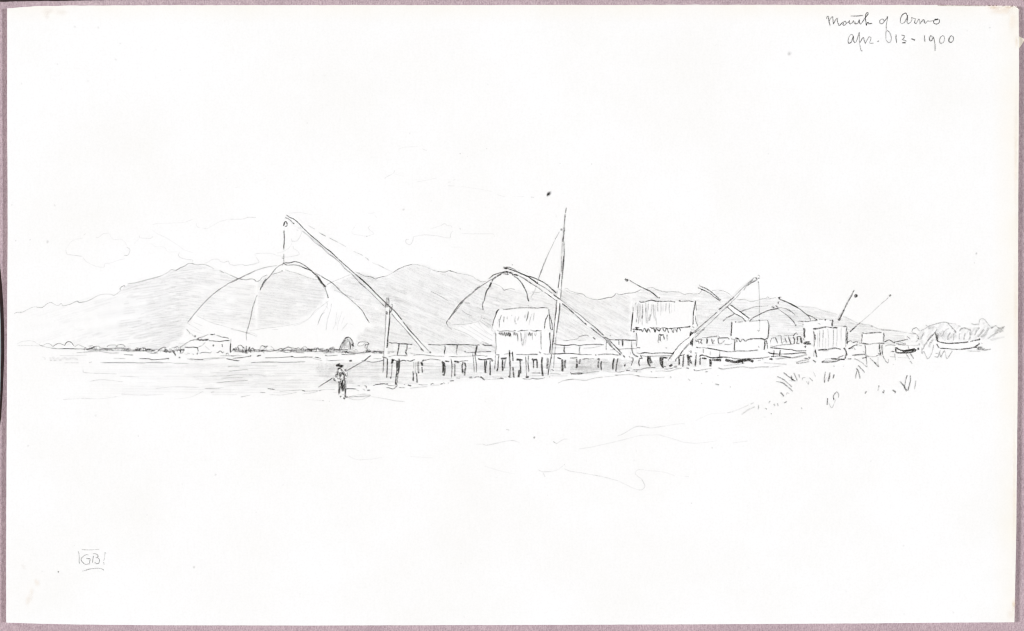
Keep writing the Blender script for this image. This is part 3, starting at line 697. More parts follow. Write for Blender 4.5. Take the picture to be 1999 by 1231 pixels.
PILES = [('A', 'd=.33 95,480 90,600 75,770'), ('A', 'd=.6 w=1.9 165,500 160,650; d=.5 w=1.8 160,650 150,880'),
 ('A', 'd=.82 w=3 250,505 262,540 250,600; d=.85 w=2.8 285,510 295,545; d=.7 w=3 265,515 275,545; d=.3 w=1.6 255,600 250,700 240,860; d=.65 w=2.2 215,860 240,885'),
 ('A', 'd=.66 w=2 350,540 345,700 340,800 318,1000; d=.7 w=2.4 385,500 395,600 380,770 350,810; d=.5 w=3 365,560 365,750; d=.5 w=1.7 368,810 360,900 345,990; d=.7 w=2.4 310,992 345,998'),
 ('A', 'd=.2 680,560 675,700; d=.45 w=1.7 660,740 670,850; d=.65 w=2.2 668,850 665,940; d=.6 w=1.9 732,780 738,870 742,970; d=.15 w=2.4 720,560 705,800'),
 ('A', 'd=.35 w=3 770,545 762,650 770,740; d=.5 w=2.6 765,740 775,788; d=.85 w=3.2 822,560 850,640; d=.8 w=3 845,530 868,545; d=.5 w=2.2 835,660 850,780'),
 ('A', 'd=.7 w=2.4 1225,550 1250,600 1250,700 1245,780; d=.65 w=2.2 1265,560 1285,640 1285,740 1270,830; d=.45 w=2.4 1262,580 1268,760; d=.78 w=3 1250,800 1268,835'),
 ('A', 'd=.45 w=1.7 1405,500 1420,600 1425,700 1415,870'), ('A', 'd=.3 w=2.6 1470,600 1480,700 1475,790; d=.6 w=2.4 1475,790 1480,840'),
 ('A', 'd=.6 w=2.6 1640,565 1622,640 1625,700; d=.68 w=2.8 1625,700 1635,790; d=.5 w=2.4 1665,570 1690,650 1675,750 1670,830'), ('A', 'd=.33 1825,370 1840,500 1855,700 1855,770'), ('A', 'd=.5 w=1.7 1870,430 1890,550 1905,650 1895,770'),
 ('B', 'd=.66 w=2.4 265,630 265,750 ; d=.8 w=2.6 268,750 278,885; d=.55 w=1.7 300,630 290,750 280,820'), ('B', 'd=.6 w=2.1 365,630 370,800 370,900; d=.78 w=2.8 352,905 385,908'),
 ('B', 'd=.35 470,530 465,700 455,810'), ('B', 'd=.5 w=1.7 540,530 525,650 520,780; d=.65 w=2.2 520,780 498,850'), ('B', 'd=.62 w=2.2 610,620 610,740; d=.75 w=2.6 608,740 617,845; d=.42 w=2 670,620 650,720 650,790'),
 ('B', 'd=.62 w=2.2 745,430 750,600; d=.5 w=2.4 750,600 760,800 750,960; d=.5 w=2 720,945 765,970'), ('B', 'd=.5 w=1.8 805,460 815,650; d=.62 w=2.2 812,760 818,850; d=.5 w=2.4 818,850 832,975'),
 ('B', 'd=.8 w=2.7 950,620 960,750 962,890; d=.55 w=2.7 935,820 925,965'), ('B', 'd=.4 w=1.7 1060,560 1070,700 1075,850 1085,960; d=.6 w=2.4 1060,965 1125,955'), ('B', 'd=.45 w=1.8 1115,540 1110,700 1125,860'),
 ('B', 'd=.62 w=2.3 1215,630 1215,790'), ('B', 'd=.65 w=2.6 1283,625 1288,785'), ('B', 'd=.6 w=2.6 1385,570 1372,700; d=.75 w=2.7 1372,700 1385,850 1395,940'), ('B', 'd=.42 w=3.4 1495,585 1490,700 1475,800'),
 ('B', 'd=.9 w=3.4 1775,612 1780,720 1782,852'), ('B', 'd=.55 w=3 1835,620 1828,700 1832,790'),
 ('C', 'd=.55 w=2.4 455,600 465,700; d=.7 w=3 468,700 452,790'), ('C', 'd=.38 w=2.7 525,610 510,700'), ('C', 'd=.5 w=2.7 885,640 875,780'), ('C', 'd=.58 w=2.2 940,650 930,740 945,830'),
 ('C', 'd=.58 w=2.1 1190,590 1165,700 1165,810'), ('C', 'd=.5 w=1.9 1265,590 1240,700 1220,850'), ('C', 'd=.5 w=2.8 1395,700 1400,752'), ('C', 'd=.5 w=1.8 1475,550 1500,575; d=.35 w=2 1510,575 1560,600 1535,680 1525,740'),
 ('C', 'd=.6 w=1.9 1700,540 1735,600 1690,600 1670,680 1690,750'), ('C', 'd=.75 w=2.5 1850,545 1848,640 1860,700 1900,750; d=.7 w=2.5 1890,550 1900,620 1930,690; d=.55 w=3 1870,570 1890,700'),
 ('F', 'd=.75 w=2.4 690,660 690,780 715,830; d=.85 w=3 730,690 725,810 745,885; d=.5 w=1.8 770,855 795,855'), ('F', 'd=.82 w=3.2 868,852 925,815'),
 ('F', 'd=.55 w=2.2 1055,650 1060,830'), ('F', 'd=.48 w=2.2 1145,640 1130,860'), ('F', 'd=.82 w=3.4 1222,620 1240,730 1245,835; d=.75 w=3 1250,650 1262,730; d=.6 w=2.4 1262,650 1310,660; d=.6 w=2.6 1270,730 1300,800'),
 ('F', 'd=.5 w=2.2 1290,530 1285,590; d=.3 1230,550 1270,560'), ('F', 'd=.5 w=2.3 1390,640 1370,850'), ('F', 'd=.45 w=2.2 1470,670 1465,820'), ('F', 'd=.9 w=3.6 1660,705 1672,780 1670,855')]
for fr, t in PILES:
    Marks(8).many(fr, t).build('pile', pier)
sh = Marks(5)
sh.many('A', 'd=.35 0,1000 100,990 160,1010 200,1025 340,1030; d=.45 w=1.8 140,1000 170,985; d=.35 140,1065 200,1070 280,1090 360,1020 330,1000; d=.35 w=1.8 390,1065 510,1068; d=.3 480,1005 510,1010; d=.5 w=1.8 560,1015 630,1030; d=.3 770,1000 830,1015 950,1010 ; d=.4 1000,1000 1020,1000 1040,985 1080,1000; d=.5 w=1.8 1190,1000 1250,990; d=.4 1250,965 1290,990; d=.15 1000,1025 1180,1015; d=.3 1340,985 1370,970; d=.5 w=1.8 1380,938 1460,930; d=.35 1500,880 1580,880; d=.3 w=2.6 1750,865 1810,870; d=.25 1840,880 1920,850 1980,870 2000,885; d=.14 600,1080 760,1060 950,1045')
sh.many('B', 'd=.55 w=2.2 180,950 230,990 265,1020; d=.22 265,1000 400,1000 500,995; d=.5 w=2 570,970 630,995; d=.35 1000,990 1060,1000; d=.3 1060,1000 1150,1000 1200,985 1290,1000 1380,985 1440,970; d=.35 0,950 20,985; d=.2 1690,1080 1800,1030 1900,1010 2000,1000; d=.2 w=2.2 1180,880 1350,880; d=.12 1550,880 1750,910; d=.35 1520,950 1540,965; d=.35 w=1.7 1600,750 1602,790; d=.4 1560,810 1610,832; d=.3 500,998 600,985')
sh.many('C', 'd=.4 w=1.7 330,870 370,890 500,880 600,880; d=.3 w=1.8 340,910 470,905 ; d=.42 w=2 470,905 590,890; d=.2 600,885 750,865 900,850; d=.36 1200,860 1300,860 1400,840; d=.55 w=2 1420,830 1500,830; d=.32 1550,820 1700,815 1800,785 2000,770; d=.13 250,1020 400,1000; d=.18 400,1000 620,1025 800,980 970,960; d=.1 1000,955 1180,945; d=.3 w=2.2 1200,920 1280,925; d=.2 1280,920 1500,905 1600,925; d=.35 1600,930 1690,940; d=.5 w=1.9 1610,845 1640,855; d=.35 1900,850 1935,865; d=.14 1050,850 1200,875; d=.12 1500,850 1720,860')
sh.many('F', 'd=.3 570,1070 620,1068; d=.15 240,1040 350,1055 580,1070 780,1060; d=.2 w=3 875,1055 908,1072; d=.3 750,900 830,905 950,880; d=.2 590,945 700,940 870,945 1000,905 1110,890; d=.5 w=1.9 1200,880 1250,892; d=.5 w=1.9 1340,912 1380,940; d=.3 1380,940 1440,930 1700,890; d=.35 1560,960 1620,955; d=.3 w=2.4 950,870 1010,850 990,885; d=.4 510,950 535,965; d=.4 1235,1095 1275,1130; d=.25 1805,1025 1825,1040; d=.25 1485,1175 1505,1188; d=.35 w=2 1760,1195 1840,1210; d=.15 1700,1155 1715,1160; d=.2 1820,880 1900,895')
sh.many('H', 'd=.16 320,1040 600,1010 750,985; d=.2 w=1.8 210,1080 300,1105 450,1085 ; d=.17 w=2 450,1085 700,1060 880,1085 1000,1065 1220,1060; d=.14 w=2 1120,980 1400,1000 1560,1015; d=.12 1230,1070 1450,1040; d=.4 w=1.7 1740,985 1800,990; d=.28 1800,990 2000,960; d=.25 w=2 1740,980 1850,940 2000,920')
sh.many('N', 'd=.12 0,990 200,965 340,920 480,900 640,905; d=.3 w=1.8 330,930 375,920; d=.4 0,925 60,930; d=.5 860,890 930,880; d=.35 930,880 1050,890; d=.35 1080,825 1130,830; d=.3 1210,830 1250,840 1250,880; d=.4 1180,890 1230,920; d=.62 w=2.2 1265,920 1328,915; d=.4 1380,830 1450,805 1600,790; d=.3 1060,920 1110,925; d=.14 900,1060 1000,1020 1250,990 1330,1015 1250,1060 1150,1100 1000,1100 900,1060; d=.25 900,1050 1330,1025; d=.12 1340,1040 1600,1080 1800,1120 2000,1140; d=.15 390,1120 430,1125; d=.15 520,1140 540,1130; d=.1 600,960 680,960')
sh.many('AI', 'd=.28 450,425 545,405; d=.3 640,380 690,382; d=.42 w=1.6 710,342 785,350; d=.1 730,400 850,405 1000,378; d=.13 830,370 1040,355; d=.25 w=1.8 1040,355 1080,370; d=.13 1080,372 1200,360; d=.06 1100,450 1260,460; d=.15 1480,345 1590,350')
sh.build('near_shore', sheet, 'near shoreline of short broken strokes below the pier and man')

# ------------------------------------------------------------------ thatched hut over the pier
w_ = Marks(8)
w_.many('D', 'd=.33 280,705 280,850 290,980 270,1110; d=.35 1160,680 1160,850 1165,1020; d=.48 w=1.7 1330,690 1335,800; d=.42 1335,800 1345,950 1335,1090; d=.4 1120,1070 1170,1090; d=.35 1130,1060 1150,1100; d=.3 230,710 280,715')
w_.many('B', 'd=.3 640,515 740,500 810,495 ; d=.4 880,520 1000,515 1050,525 1150,515; d=.45 w=1.7 1150,515 1300,515')
w_.many('D', 'd=.42 w=1.9 330,715 360,690 380,740 400,690 420,750 450,690 470,760 490,690; d=.38 w=1.8 490,690 510,750 530,690 545,770 560,700 575,780; d=.45 w=2.2 620,680 630,740 650,680; d=.3 w=1.8 650,680 660,750 680,700 700,760 ; d=.25 w=1.8 700,700 710,860; d=.16 w=2 760,680 770,760 780,840 800,960; d=.17 w=2 850,680 840,780 820,850 810,960; d=.1 w=2.4 880,690 860,850 840,940; d=.35 w=1.8 910,700 920,750 940,690 960,750 990,690; d=.25 w=1.8 990,700 1000,830; d=.28 1030,700 1050,760 1070,690; d=.5 w=2.2 340,710 370,730; d=.2 w=2.4 770,700 790,860')
hut = drawn('fishing_hut', sheet, w_, [('D', '280,660 1340,650 1345,950 1340,1100 980,1112 640,1108 270,1115 288,980 280,850', 7.1)], 'thatched stilt hut in the middle, the tall mast at its right wall')
drawn('thatched_roof', hut, Marks(9).many('D', 'd=.55 w=1.8 345,235 300,280 280,350; d=.5 w=1.6 280,350 240,450 215,570; d=.35 420,240 550,230 700,212; d=.4 700,212 850,208 1100,212 1200,205 1305,215; d=.5 1310,235 1320,330 1350,420 1380,530 1385,635; d=.42 1320,340 1335,500 1350,620 1385,640; d=.45 1300,340 1250,450 1235,530 1230,615; d=.42 390,350 355,450 345,590; d=.13 340,420 310,520; d=.5 w=1.8 440,380 430,490; d=.45 w=1.8 500,380 500,430; d=.3 590,345 590,370; d=.18 w=2 665,370 650,450 665,510 690,520; d=.15 w=2 735,370 700,460; d=.48 w=2.2 855,340 845,400; d=.4 915,270 900,380 875,470; d=.16 980,330 950,430 930,540; d=.13 1030,300 1010,460; d=.35 300,640 350,665 500,655; d=.38 500,655 600,665 660,650 ; d=.3 700,670 780,650; d=.3 780,650 850,650 920,640; d=.3 950,640 1040,665 1100,650 1175,660; d=.2 190,605 200,640 210,670; d=.5 w=2 640,650 670,655; d=.45 w=2 760,655 800,645; d=.5 w=2 1060,660 1100,650', w=1.5),
      [('D', '345,235 700,212 1305,215 1385,640 1230,655 1170,662 660,655 280,662 215,600 240,450', 8.1)])

# ------------------------------------------------------------------ tall mast right of it, its rope
k_ = Marks(10)
k_.many('X', 'd=.4 1035,300 1025,370; d=.5 w=1.8 1020,390 1015,440; d=.4 w=1.7 1015,440 1010,520 1005,580; d=.5 w=2.6 1010,560 1003,650; d=.6 w=2.4 1000,650 988,745; d=.3 w=3 1010,590 1000,610; d=.33 w=2.2 1002,740 1008,870 1000,1000 988,1140 982,1230; d=.2 985,760 978,900 970,1100; d=.35 968,1100 966,1150; d=.3 955,1160 945,1230')
k_.many('T', 'd=.42 w=2.1 805,0 795,120 785,220; d=.36 w=1.9 785,220 775,330 765,480; d=.5 w=1.7 745,270 730,400 715,495; d=.3 735,520 765,530; d=.28 w=1.6 765,480 758,620 742,690; d=.6 w=1.9 695,680 690,740; d=.42 w=1.7 690,740 685,850 665,1000; d=.45 w=2 742,730 735,880 715,1030 690,1195; d=.25 770,0 765,110 765,230')
k_.many('D', 'd=.42 w=1.6 1465,200 1440,400 1420,600; d=.55 w=1.7 1420,600 1405,800 1380,1000; d=.6 w=1.8 1380,1000 1360,1200; d=.25 w=1.7 1450,770 1440,1000 1420,1200; d=.78 w=2.7 1462,50 1470,68; d=.78 w=3 1525,112 1545,122')
k_.many('B', 'd=.5 w=1.7 1560,560 1550,600 1540,700 1515,800 1500,920; d=.25 1620,540 1610,750; d=.5 1530,90 1530,200 1550,320 1530,400 1530,490')
k_.c = [c * .88 for c in k_.c]
mast = drawn('mast', sheet, k_, [('s', '1101.5,430 1100,446 1098,475 1101,490 1098,530 1094,580 1092,600 1086,650 1078,690 1073,733 1070,733 1076,690 1081,650 1086,585 1091,560 1095,500 1097,460', 9.1)], 'tallest upright mast, leaning slightly right beside the thatched hut')
Marks(10).many('X', 'd=.85 w=3.2 970,572 974,600').build('pulley', mast)
Marks(6).many('X', 'd=.3 w=1.7 945,612 935,635; d=.26 935,635 890,710; d=.35 w=1.8 892,702 888,715; d=.24 885,725 840,820 750,1010 670,1230', w=1.3).many('T', 'd=.17 550,0 480,170; d=.2 480,170 420,330 380,450; d=.14 380,450 350,540 290,650', w=1.3).build('rope', mast)

# ------------------------------------------------------------------ second net and boom
n_ = Marks(6)
n_.many('R', 'd=.5 w=1.6 1040,445 1130,370 1200,345; d=.55 w=2 1180,345 1240,340; d=.45 w=1.6 1220,335 1300,315; d=.8 w=2.4 1290,320 1370,305 1430,315; d=.85 w=3 1430,320 1500,330; d=.8 w=2.6 1500,368 1560,362 1620,380; d=.6 w=1.9 1510,330 1500,362; d=.82 w=3 1130,440 1200,395; d=.7 w=2.4 1200,395 1290,340; d=.55 w=1.8 1290,342 1340,345 1420,358; d=.6 w=2.4 1395,340 1430,358; d=.5 w=2 1130,440 1100,500; d=.82 w=2.8 1095,510 1055,605; d=.65 w=1.9 1055,605 1000,680 970,780; d=.7 w=2.2 970,780 950,880; d=.65 w=2 935,880 920,960 930,1050; d=.4 1130,440 1040,485 960,540 880,590; d=.42 w=2.4 880,590 800,640 700,740; d=.36 w=2.4 700,740 600,810 540,870 500,900; d=.4 w=1.7 540,880 450,1000 350,1120 270,1220; d=.35 w=1.5 500,900 500,950; d=.6 w=1.7 1530,395 1600,430 1680,520 1750,640; d=.65 w=1.9 1750,640 1790,740 1800,820 1825,885; d=.4 w=1.8 1808,960 1820,970; d=.2 1640,390 1700,410; d=.4 1700,410 1800,475; d=.55 w=1.6 1830,505 1880,540; d=.2 1880,540 2000,610', w=1.6)
n_.many('AA', 'd=.45 w=1.7 1340,320 1260,420 1180,540; d=.6 w=2 1190,540 1160,560; d=.5 1160,570 1140,595 1150,620; d=.35 1150,620 1165,650; d=.2 1340,320 1350,350; d=.2 1380,340 1450,345; d=.17 1165,650 1210,690', w=1.4)
n_.many('T', 'd=.35 100,305 200,365; d=.48 w=1.6 200,365 300,425; d=.25 300,425 400,490; d=.48 w=1.6 400,490 480,550; d=.35 500,560 560,600; d=.6 w=1.8 560,600 620,640; d=.42 620,640 740,730', w=1.4)
n_.c = [c * .88 for c in n_.c]
net2 = n_.build('lift_net', sheet, 'smaller drooping lift net, its dark hoops left of the thatched hut')
Marks(5).many('AA', 'd=.2 940,190 1040,240 1170,320; d=.22 1340,440 1400,480 1470,510; d=.13 1210,620 1400,615 1560,580 1600,540; d=.12 1230,670 1400,740 1560,840; d=.12 1550,590 1640,700 1740,770; d=.12 1430,640 1600,750 1740,830; d=.2 1600,500 1600,540; d=.25 1620,540 1645,555; d=.12 1570,570 1700,670; d=.1 1600,560 1720,640; d=.1 1500,620 1680,750; d=.1 1320,640 1540,760 1640,830; d=.1 1640,860 1760,920; d=.12 1600,840 1740,890', w=1.25).build('netting', net2)
bm = Marks(11)
bm.many('R', 'd=.88 w=2.8 1330,205 1355,235 1400,242; d=.85 w=2.8 1380,205 1400,240; d=.5 1400,212 1450,220 1540,255 1600,305; d=.55 w=1.7 1400,240 1500,270 ; d=.5 1500,270 1600,305 1700,350; d=.55 w=1.7 1700,350 1800,395 1900,460 ; d=.6 w=1.8 1900,460 2000,530; d=.22 1610,275 1640,300 1620,310; d=.4 w=1.8 1490,165 1515,168; d=.25 w=1.8 1780,318 1800,322', w=1.5)
bm.many('T', 'd=.5 0,220 100,260; d=.5 w=1.6 100,260 240,315; d=.48 240,315 380,420 520,500; d=.35 520,500 620,580; d=.6 w=1.8 640,600 740,670; d=.3 740,670 840,750 960,850; d=.35 960,850 1060,920 1160,1010 1280,1100 1420,1230; d=.6 w=1.8 200,305 300,325 400,365; d=.65 w=1.9 400,365 490,410 560,460; d=.62 w=1.8 560,460 630,525 690,575; d=.6 w=1.8 780,740 860,800 ; d=.5 w=1.6 860,800 970,900; d=.45 980,910 1060,980 1120,1040; d=.6 w=1.9 1125,1040 1165,1072; d=.35 1220,1110 1370,1230', w=1.5)
bm.many('C', 'd=.42 w=1.6 830,0 900,70 985,145; d=.38 w=1.6 740,0 820,70 950,170; d=.4 w=1.8 950,170 1020,220 1100,330 1200,420 ; d=.45 1200,420 1300,510; d=.6 w=2.2 1290,505 1325,520; d=.4 w=1.6 1000,180 1080,220 1150,300 1240,390 1340,500; d=.55 w=2 1370,535 1398,578; d=.3 w=2 1060,230 1130,330; d=.25 w=2 1100,330 1160,350')
drawn('net_boom', sheet, bm, [('s', '984,521 990,523 1004,527 1030,540 1060,560 1078,573 1093,583 1120,605 1145,627 1170,650 1200,675 1220,698 1211,692 1190,672 1175,660 1145,634 1120,612 1093,592 1060,566 1030,545 1000,531', 10.1)], 'middle boom slanting down past the mast to the pier')

# ------------------------------------------------------------------ square hut
w_ = Marks(8)
w_.many('F', 'd=.38 225,200 235,300 225,460; d=.35 230,480 300,490; d=.65 w=1.9 1280,170 1310,200 1320,300 1310,460; d=.65 w=2.2 1280,190 1275,300 1290,430; d=.4 w=3 1295,220 1298,430; d=.42 790,488 825,492; d=.58 w=1.8 230,585 280,600 400,585 550,600; d=.5 w=1.7 550,600 650,590 800,590 950,600; d=.75 w=2.6 930,592 955,600; d=.4 1320,60 1345,100; d=.5 w=1.8 1318,20 1330,30')
hut2 = drawn('fishing_hut', sheet, w_, [('F', '225,120 1270,90 1320,200 1322,470 1300,590 950,602 230,602 220,460', 7.1)], 'largest square hut with a fringed eave, right of the thatched hut')
drawn('roof', hut2, Marks(9).many('E', 'd=.6 w=1.9 380,575 410,600 500,588; d=.52 w=1.6 500,588 620,560 700,578 850,582; d=.58 w=1.7 850,582 1000,578 1080,595; d=.7 w=2.2 1065,592 1080,596; d=.6 w=1.8 1150,570 1200,582; d=.42 1200,582 1340,572 ; d=.5 1340,572 1440,590; d=.6 w=1.9 1480,570 1465,640; d=.5 1465,640 1440,780 1430,900 1430,1030; d=.35 1475,620 1495,760; d=.5 w=1.6 1475,860 1490,980 1515,1065; d=.5 w=1.8 1420,1020 1435,1028; d=.25 265,690 258,780; d=.55 w=1.7 255,790 250,850 235,1000 215,1170; d=.35 w=1.7 335,640 342,760 340,900; d=.5 w=2.2 328,920 325,990; d=.13 300,620 300,800; d=.22 320,600 310,640; d=.22 370,610 372,900 362,1020; d=.27 w=2.2 440,640 445,780 435,930; d=.18 w=2 505,600 510,700; d=.32 w=2.4 508,700 510,820; d=.16 w=2 510,820 520,1010; d=.13 560,600 560,760; d=.3 w=2.8 598,830 575,960; d=.25 w=2.4 655,640 660,780; d=.18 w=2 655,780 675,920; d=.2 w=2.2 740,600 735,700 745,780; d=.14 800,600 805,700 800,860; d=.14 w=1.8 905,610 895,780; d=.17 w=1.6 970,610 965,700 975,820; d=.12 710,900 715,1050; d=.14 w=2 430,850 440,1050; d=.13 w=2 620,640 615,860; d=.15 w=2 395,640 400,980; d=.1 w=2 540,640 545,1020; d=.1 690,640 695,960; d=.1 845,640 840,800; d=.07 1010,620 1012,800; d=.07 1065,640 1068,780', w=1.5),
      [('E', '262,600 380,570 700,570 1480,570 1490,760 1520,1070 1370,1095 480,1130 230,1150 215,1165 240,980 250,850', 8.1)])
Marks(9).many('F', 'd=.6 w=1.8 150,125 330,140; d=.62 w=2.6 205,90 260,120; d=.7 w=2.4 230,85 240,150; d=.5 195,100 280,90; d=.85 w=2.8 160,172 190,162; d=.55 w=1.8 250,130 290,145 320,135 340,170 360,140 385,110 430,185 450,120 500,185 ; d=.5 w=1.7 520,120 560,100 590,185 610,110 650,150 670,160 700,110; d=.5 w=1.7 740,95 745,130 780,170 800,120 820,110 850,195 ; d=.6 w=2 835,150 855,195; d=.5 w=1.7 870,110 900,110 940,190 960,120; d=.5 w=1.7 990,120 1015,182 1030,100 1060,110 1090,160; d=.5 480,85 540,110; d=.4 540,110 620,95 700,110 740,90 850,115; d=.55 w=1.7 850,115 950,105 1080,95 1250,80; d=.75 w=2.4 1250,60 1272,88; d=.4 w=2 560,110 585,180; d=.4 w=2 640,140 680,150').build('eave_fringe', hut2)
Marks(9).many('F', 'd=.4 w=1.8 655,230 660,300 645,370 665,390; d=.85 w=2.4 665,225 700,240 755,230; d=.45 w=1.8 690,250 690,360; d=.3 w=2 675,270 680,350; d=.5 w=1.8 750,240 770,330; d=.48 w=1.9 820,230 825,350; d=.2 700,355 710,380').build('window', hut2)
drawn('net_boom', sheet, Marks(9).many('E', 'd=.78 w=3 100,140 150,195; d=.85 w=2.4 145,145 155,190; d=.2 170,155 200,175; d=.45 200,175 260,215 330,255; d=.58 w=1.6 330,255 410,300 510,345; d=.62 w=1.7 510,345 600,390 680,450 745,510; d=.85 w=2.7 758,510 778,516; d=.2 150,335 160,345'), [], 'short boom poking up left from the square hut roof')

# ------------------------------------------------------------------ boom over the square hut (rises to the right)
bm = Marks(11)
bm.many('G', 'd=.72 w=2.2 1250,110 1270,152; d=.72 w=2.6 1308,120 1315,142; d=.35 w=2 1290,70 1330,80; d=.2 1330,80 1330,110; d=.26 w=1.7 1230,110 1130,200 1010,310; d=.26 w=1.5 1010,310 850,470 820,500; d=.4 w=1.7 1290,155 1180,215 1100,270; d=.25 w=2.4 1200,160 1100,260 1060,300; d=.3 1060,290 1020,370; d=.45 w=1.6 820,500 700,610; d=.58 w=2 700,610 640,660 530,745; d=.22 w=1.6 960,400 900,480 780,600; d=.3 780,600 720,660 600,770 440,930; d=.4 w=1.6 490,800 350,920; d=.38 350,920 200,1050 0,1220; d=.55 w=1.8 475,805 492,798; d=.24 440,930 300,1060 110,1220')
bm.many('F', 'd=.36 1450,130 1340,210; d=.36 1260,280 1150,360 1050,450 970,550; d=.5 w=1.6 970,550 850,720; d=.6 w=2.2 838,735 858,720; d=.26 w=1.7 1560,110 1450,210 1370,290; d=.3 w=2.4 1260,400 1140,530; d=.42 w=1.9 1140,530 1060,640 985,725; d=.5 w=2.6 975,740 1000,730')
b3 = drawn('net_boom', sheet, bm, [('s', '1478,543 1464,552 1445,566 1428,584 1410,600 1392,617 1370,637 1352,660 1340,677 1326,695 1318,705 1310,700 1318,685 1334,668 1350,654 1375,631 1400,608 1425,584 1445,562 1470,543', 10.1)], 'boom crossing in front of the square hut and rising to the right')
Marks(9.5).many('G', 'd=.55 w=1.8 1298,195 1308,225; d=.3 1308,225 1315,300; d=.22 1315,300 1325,560; d=.18 1325,560 1325,900; d=.13 1328,940 1330,1140; d=.42 1290,1140 1310,1165 1330,1140; d=.55 w=2.2 1310,940 1335,960', w=1.35).build('hoist_rope', b3)
drawn('net_boom', sheet, Marks(9).many('G', 'd=.3 150,255 158,280; d=.48 w=1.6 158,280 300,340 390,400; d=.6 w=1.8 385,395 420,430; d=.48 w=1.6 420,430 560,550; d=.6 w=1.9 120,318 150,322; d=.5 w=1.8 180,345 225,360; d=.42 150,322 350,420 450,500 560,575; d=.6 w=2 550,540 572,558; d=.65 w=1.9 760,650 900,750 ; d=.6 w=1.7 900,750 1000,820 1110,905; d=.7 w=2.2 1110,900 1130,917; d=.52 w=1.6 700,690 830,810 980,890 1030,940; d=.72 w=2.4 1030,940 1060,977; d=.5 w=2 695,685 712,700'),
      [('G', '120,318 158,280 300,340 390,400 572,555 560,578 450,500 350,420', 8.1), ('G', '760,650 900,750 1130,917 1060,977 980,890 830,810 700,690', 8.1)], 'broken double-line boom falling right, crossed by the rising boom')

# ------------------------------------------------------------------ third net over the far huts
n_ = Marks(7)
n_.many('G', 'd=.36 w=2 610,970 680,910; d=.42 w=2 680,910 830,830; d=.25 w=1.7 830,830 1000,765 1100,735; d=.22 w=1.6 1100,735 1230,690 1370,680 1500,665; d=.45 w=2.4 1560,690 1600,680; d=.5 w=2.2 1590,700 1615,710; d=.5 w=1.6 1640,660 1690,710; d=.42 w=1.6 1130,970 1200,900 ; d=.5 w=1.8 1200,900 1380,810; d=.42 w=1.7 1380,810 1530,750 1700,720; d=.22 1700,700 1850,730 1950,790 2000,830; d=.22 1690,735 1850,840 1940,920 2000,1000; d=.3 w=1.8 1820,835 1850,850; d=.5 w=2 1690,590 1695,635; d=.15 w=2 1690,590 1720,580', w=1.5)
n_.many('I', 'd=.36 0,590 70,650 140,750; d=.7 w=2.3 125,738 145,755; d=.32 70,490 120,555; d=.2 0,440 70,490; d=.12 120,560 180,575', w=1.5)
n_.build('lift_net', sheet, 'thin arched net rims above the two far boxy huts')
drawn('net_boom', sheet, Marks(9).many('G', 'd=.85 w=3.2 1705,495 1715,540; d=.5 w=2.2 1735,490 1740,510; d=.62 w=1.9 1715,540 1850,590; d=.66 w=2 1850,590 2000,670').many('I', 'd=.64 w=1.9 0,310 100,365 200,420; d=.5 w=1.6 200,420 300,500 370,560 410,610 430,660; d=.45 350,540 450,580 530,630; d=.72 w=2.4 528,630 548,645', w=1.5), [], 'curved boom with a black tip arching down to the siding-clad hut')
drawn('net_boom', sheet, Marks(9).many('I', 'd=.45 w=1.8 1275,55 1250,110; d=.45 w=2.2 1250,110 1210,190 1150,290; d=.5 w=2.4 1150,290 1080,440; d=.58 w=2.4 1080,440 1030,540 1000,610; d=.88 w=3 1000,610 972,658; d=.12 w=1.6 1010,500 950,640'), [], 'short thick boom right of the siding-clad hut, pulley near its tip')
Marks(9).many('I', 'd=.72 w=2.2 1300,140 1325,165 1312,205; d=.72 w=2.2 1300,140 1292,175 1298,212').build('pulley', [o for o in COL.objects if o.get('label', '').startswith('short thick boom')][0])
drawn('net_boom', sheet, Marks(9).many('I', 'd=.82 w=2.6 1990,150 1960,190; d=.18 1945,205 1900,250; d=.22 1900,250 1800,330; d=.15 1800,330 1600,520; d=.15 w=1.6 1600,520 1400,690; d=.22 w=1.7 1400,690 1320,760; d=.45 w=1.8 1320,760 1200,870; d=.55 w=2.2 1192,866 1208,880', w=1.4), [], 'thinnest and rightmost boom, a faint diagonal with a black tip')

# ------------------------------------------------------------------ far huts
w_ = Marks(8)
w_.many('H', 'd=.62 w=1.8 545,520 535,740; d=.66 w=2 1130,540 1130,640 1115,730; d=.45 w=1.6 1165,540 1185,710; d=.4 1150,540 1185,620; d=.3 1005,650 1020,690; d=.5 w=1.8 1165,500 1190,520')
hut3 = drawn('fishing_hut', sheet, w_, [('H', '545,520 1130,530 1190,700 1010,735 800,757 540,752', 7.1)], 'low boxy hut with a plain white upper box, right of the square hut')
drawn('upper_box', hut3, Marks(9).many('H', 'd=.65 w=2.2 485,180 488,220; d=.6 w=1.8 488,220 485,300 470,430; d=.7 w=2.2 468,430 475,455; d=.65 w=2 550,180 575,188; d=.3 590,190 700,180; d=.2 820,180 1000,160; d=.15 1000,160 1180,150; d=.48 w=1.8 1180,150 1210,250 1200,400 1190,500; d=.7 w=2.2 555,495 625,518; d=.42 w=1.6 560,520 590,560 555,580; d=.42 w=1.7 620,520 650,570 700,520 760,570 ; d=.45 w=1.9 760,560 800,530 900,510; d=.45 w=1.6 900,510 1000,510 1050,510; d=.82 w=2.6 1040,503 1135,530; d=.6 w=2 1135,525 1185,500; d=.25 w=2.2 840,510 900,530', w=1.5), [('H', '485,180 700,180 1180,150 1210,250 1200,400 1190,505 1130,530 560,525 470,470', 8.1)])
w_ = Marks(8)
